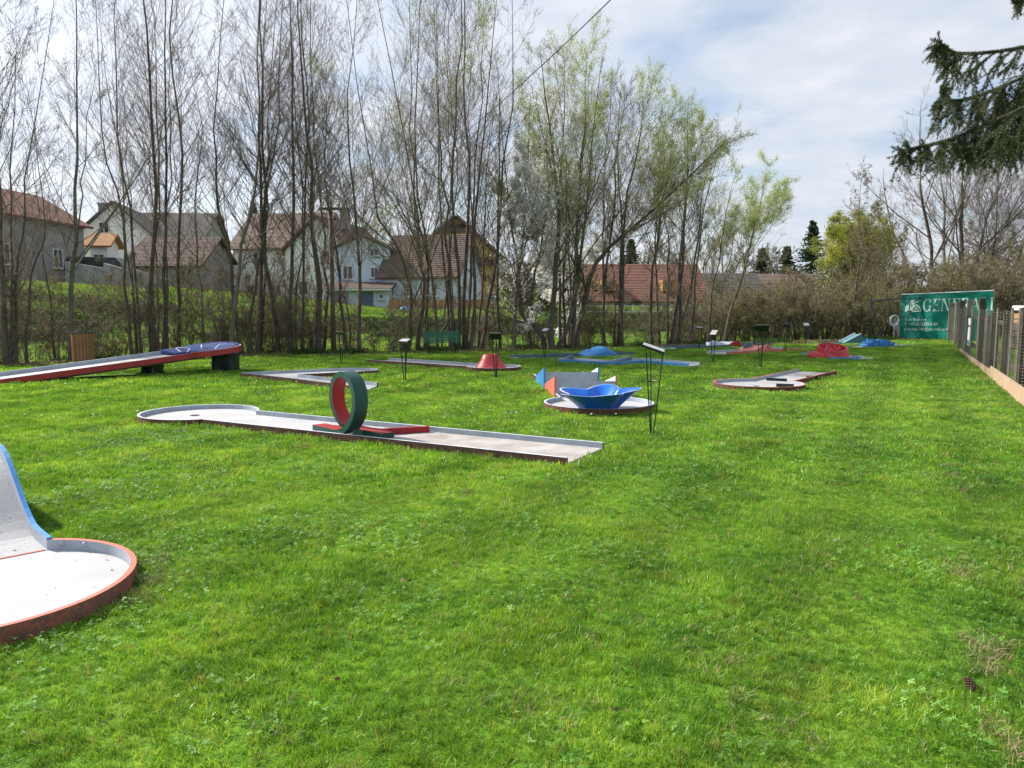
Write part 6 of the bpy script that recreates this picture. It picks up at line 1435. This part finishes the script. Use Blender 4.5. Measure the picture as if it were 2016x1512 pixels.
# clover
cl = [clover_mesh('clover_%d' % i, 60 + i, 5, .045, .011) for i in range(4)]
x, y = band(1.9, 9.5, 300); ok = keep_lawn(x, y, .05); x, y = x[ok], y[ok]; w = noise2(x, y, 1.1, 21) + .5 * noise2(x, y, 3.3, 5); kk = w + rg.normal(0, .28, len(x)) > .30; x, y = x[kk], y[kk]; n = len(x)
scatter('clover', np.stack([x, y, np.zeros(n)], 1), np.stack([rg.normal(0, .15, n), rg.normal(0, .15, n), rg.uniform(0, 2 * PI, n)], 1), rg.uniform(.7, 1.35, n), rg.integers(0, 4, n), cl)
# dry thatch patches
M_thatch = mat('dry_thatch', (.34, .28, .15), (.18, .14, .07), scale=12, rough=.9)
th = [tuft_mesh('thatch_%d' % i, 70 + i, 14, .05, .05, .0032, lean=2.2, mt=M_thatch, bend=.2) for i in range(3)]
PX, PY = [], []
for (px, py, rx, n_) in ((1893, 1120, .08, 16), (1893, 1135, .05, 12), (1932, 1275, .06, 14), (1940, 1295, .05, 14), (1945, 1330, .05, 9), (1870, 920, .06, 8), (1875, 940, .06, 10), (1882, 970, .06, 9), (1830, 942, .06, 6), (1965, 1448, .04, 8), (1985, 1470, .04, 8), (2005, 1490, .04, 7), (1080, 1395, .08, 10), (1390, 1290, .09, 8), (560, 1470, .1, 8), (300, 1110, .12, 26), (280, 1150, .1, 26), (262, 1185, .08, 18), (1930, 800, .4, 40), (1980, 830, .3, 30), (1520, 1400, .12, 12), (130, 1010, .15, 10), (1650, 880, .12, 12), (1550, 1120, .1, 8)):
    g = gnd(px, py); PX += list(g.x + rg.normal(0, rx, n_)); PY += list(g.y + rg.normal(0, rx, n_))
x, y = np.array(PX), np.array(PY); ok = keep_lawn(x, y, .04); x, y = x[ok], y[ok]; n = len(x)
xx, yy = band(2, 9, 5); ok = keep_lawn(xx, yy, .06); xx, yy = xx[ok], yy[ok]; x = np.concatenate([x, xx]); y = np.concatenate([y, yy]); n = len(x)
scatter('dry_grass', np.stack([x, y, np.full(n, .012)], 1), np.stack([rg.normal(0, .2, n), rg.normal(0, .2, n), rg.uniform(0, 2 * PI, n)], 1), rg.uniform(.6, 1.1, n), rg.integers(0, 3, n), th)
# daisies: tiny white heads in drifts over the middle of the lawn
def daisy(name, s):
    V = [(0, 0, .055)]; F = []; n = 9
    for k in range(n): a = 2 * PI * k / n; V.append((s * math.cos(a), s * math.sin(a), .058 + .002 * (k % 2)))
    for k in range(n): F.append((0, 1 + k, 1 + (k + 1) % n))
    o = np_mesh(name, V, None, F, M_blossom); col.objects.unlink(o); return o
ds = [daisy('daisy_%d' % i, .010 + .003 * i) for i in range(2)]
x, y = band(9.5, 34, 6.0); w = noise2(x, y, .45, 51) + .6 * noise2(x, y, 1.7, 8); ok = keep_lawn(x, y, .15) & (w > .16) & (y < edge_y(x) - .2); x, y = x[ok], y[ok]; n = len(x)
scatter('daisies', np.stack([x, y, np.zeros(n)], 1), np.stack([rg.normal(.25, .2, n), rg.normal(0, .2, n), rg.uniform(0, 6, n)], 1), rg.uniform(.7, 1.3, n), rg.integers(0, 2, n), ds)
# meadow beyond the trees and the verge at their feet
mt = [tuft_mesh('meadow_tuft_%d' % i, 80 + i, 30, .28, .16, .030, lean=.8, mt=M_meadow) for i in range(4)]
k = .74; n0 = 26000; y = np.sqrt(rg.uniform(17 ** 2, 56 ** 2, n0)); x = rg.uniform(-1, 1, n0) * (k * y + 1); s = y - edge_y(x); ok = (s > .25) & ((x < 16) | (s > 0)) ; x, y, s = x[ok], y[ok], s[ok]; n = len(x)
scl = np.where(s < 2.2, .55, .75) * rg.uniform(.7, 1.2, n) * np.where((s > 17) & (s < 24), 1.5, 1.0)
scatter('meadow_grass', np.stack([x, y, terrain(x, y) - .02], 1), np.stack([rg.normal(0, .15, n), rg.normal(0, .15, n), rg.uniform(0, 6, n)], 1), scl, rg.integers(0, 4, n), mt)
# fallen brown leaves and ground ivy along the tree feet; dark ivy on the bank
def leafbit(name, s, mt_, n, rad, zz):
    rng = np.random.default_rng(int(s * 1000)); c = np.stack([rng.normal(0, rad, n), rng.normal(0, rad, n), rng.uniform(0, zz, n)], 1); a = norm(rng.normal(size=(n, 3)) * [1, 1, .45]); b = norm(np.cross(a, rng.normal(size=(n, 3)) * [.4, .4, 1])); s_ = s * rng.uniform(.6, 1.3, n)[:, None]
    V = np.stack([c - a * s_, c - b * s_ * .6, c + a * s_, c + b * s_ * .6], 1).reshape(-1, 3); o = np_mesh(name, V, (np.arange(n) * 4)[:, None] + np.array([[0, 1, 2, 3]]), None, mt_); col.objects.unlink(o); return o
M_litter = mat('fallen_leaves', (.22, .15, .085), (.11, .075, .045), scale=2, rough=.9)
lt = [leafbit('litter_%d' % i, .030 + .003 * i, M_litter, 26, .22, .05) for i in range(3)]
n0 = 9000; x = rg.uniform(-16, 21, n0); s = rg.uniform(-.15, 2.6, n0) ** 1.0; y = edge_y(x) + s; ok = rg.random(n0) < np.clip(.35 + noise2(x, y, .5, 4) * 1.2, .05, 1); x, y = x[ok], y[ok]; n = len(x)
scatter('leaf_litter', np.stack([x, y, terrain(x, y)], 1), np.stack([np.zeros(n), np.zeros(n), rg.uniform(0, 6, n)], 1), rg.uniform(.7, 1.3, n), rg.integers(0, 3, n), lt)
iv = [leafbit('ivy_%d' % i, .05 + .006 * i, M_ivy, 60, .30, .30) for i in range(3)]
n0 = 9000; x = rg.uniform(-30, 22, n0); y = edge_y(x) + rg.uniform(12.5, 19, n0); w = noise2(x, y * 2.2, .25, 14); ok = (w > .05) & (rg.random(n0) < .6); x, y = x[ok], y[ok]
x2 = rg.uniform(-16, 21, 2600); y2 = edge_y(x2) + rg.uniform(.3, 3.2, 2600); w = noise2(x2, y2, .6, 24); ok = w > .12; x = np.concatenate([x, x2[ok]]); y = np.concatenate([y, y2[ok]]); n = len(x)
scatter('ground_ivy', np.stack([x, y, terrain(x, y)], 1), np.stack([np.zeros(n), np.zeros(n), rg.uniform(0, 6, n)], 1), np.where(y - edge_y(x) < 5, .45, 1.0) * rg.uniform(.7, 1.4, n), rg.integers(0, 3, n), iv)
# weeds and dead leaves along the fence foot
n0 = 900; t = rg.uniform(0, 26, n0); o_ = rg.uniform(.25, 1.1, n0) ** 1.0; x = F0.x + fdir.x * t - fdir.y * o_; y = F0.y + fdir.y * t + fdir.x * o_
scatter('fence_weeds', np.stack([x, y, np.zeros(n0)], 1), np.stack([rg.normal(0, .1, n0), rg.normal(0, .1, n0), rg.uniform(0, 6, n0)], 1), rg.uniform(.15, .42, n0) * (1.1 - .6 * o_), rg.integers(0, 4, n0), [tuft_mesh('weed_tuft_%d' % i, 90 + i, 24, .18, .34, .026, lean=.6, mt=M_meadow) for i in range(4)])
# single dead leaves on the lawn
lv = [leafbit('dead_leaf_%d' % i, .013 + .004 * i, M_litter, 2, .02, .012) for i in range(3)]
x, y = band(2.1, 12, 3.0); ok = keep_lawn(x, y, .05) & (rg.random(len(x)) < np.clip(.25 + noise2(x, y, .7, 61) * 1.3, .05, 1)); x, y = x[ok], y[ok]; n = len(x)
scatter('fallen_leaves', np.stack([x, y, np.full(n, .030)], 1), np.stack([rg.normal(0, .2, n), rg.normal(0, .2, n), rg.uniform(0, 6, n)], 1), rg.uniform(.6, 1.2, n), rg.integers(0, 3, n), lv)
# bits of leaf and bark lying on the lane floors
deb = [leafbit('debris_%d' % i, .004 + .0015 * i, M_litter, 2, .012, .003) for i in range(3)]
DX, DY, DZ = [], [], []
for P, zf_, n_, cx0, cy0, rad in ((LANE_POLYS[0], FZ, 60, -2, 9, 4), (LANE_POLYS[3], .023, 46, -2.8, 3.86, .7), (LANE_POLYS[1], FZ, 50, 1.2, 11.5, .8)):
    x = rg.uniform(cx0 - rad, cx0 + rad, n_ * 5); y = rg.uniform(cy0 - rad, cy0 + rad, n_ * 5); ok = inside(P, x, y) & (seg_dist(P, x, y) > .03); d = seg_dist(P, x, y)
    ok &= rg.random(len(x)) < np.where(d < .12, 1.0, .45); x, y = x[ok][:n_], y[ok][:n_]; DX += list(x); DY += list(y); DZ += [zf_ + .003] * len(x)
n = len(DX); scatter('lane_debris', np.stack([DX, DY, DZ], 1), np.stack([np.zeros(n), np.zeros(n), rg.uniform(0, 6, n)], 1), rg.uniform(.5, 1.2, n), rg.integers(0, 3, n), deb)
# pine cone in the grass
M_cone = mat('cone_scales', (.10, .045, .03), (.05, .025, .018), scale=30, rough=.6); M_conet = mat('cone_scale_tips', (.42, .30, .20), (.3, .2, .13), scale=30, rough=.7)
g = gnd(1912, 1364); pc = empty('pine_cone', (g.x, g.y, .03), 'small brown spruce cone lying in the grass', 'pine cone'); pc.rotation_euler = (R(-55), R(10), R(20))
m = MB(); m.lathe([(0, -.028), (.010, -.024), (.013, 0), (.009, .022), (0, .030)], 12); m.build('core', M_cone, pc, smooth=True)
sc0 = None
for i in range(54):
    a = i * 2.39996; t = i / 53; z = -.024 + .052 * t; r = .012 + .006 * math.sin(PI * min(1, t * 1.05 + .05))
    if sc0 is None:
        m = MB(); m.add([(-.003, -.004, 0), (-.003, .004, 0), (.006, .0055, .004), (.0085, 0, .007), (.006, -.0055, .004)], [(0, 4, 3, 2, 1)], 0); m.add([(.0045, .0052, .0055), (.0085, 0, .0085), (.0045, -.0052, .0055), (.006, .0, .0035)], [(0, 1, 2), (0, 3, 1), (1, 3, 2)], 1); s0 = m.build('scale', [M_cone, M_conet], pc); sc0 = s0
    else: s0 = sc0.copy(); col.objects.link(s0)
    s0.parent = pc; s0.location = (r * .75 * math.cos(a), r * .75 * math.sin(a), z); s0.rotation_euler = (0, -.3, a)
# white petals fallen on the lawn
g = gnd(1642, 1076); pe = empty('fallen_petals', (g.x, g.y, .045), 'pair of white fallen petals lying on the grass', 'petals')
for dx, dy, a in ((0, 0, .3), (.035, .01, 1.4)):
    m = MB(); vs = [(0, 0, .002)] + [(.018 * math.cos(k * PI / 5), .011 * math.sin(k * PI / 5), .004 * math.cos(k * 1.3)) for k in range(10)]; m.add(vs, [(0, 1 + k, 1 + (k + 1) % 10) for k in range(10)]); o = m.build('petal', M_blossom, pe); o.location = (dx, dy, 0); o.rotation_euler = (.2, .1, a)
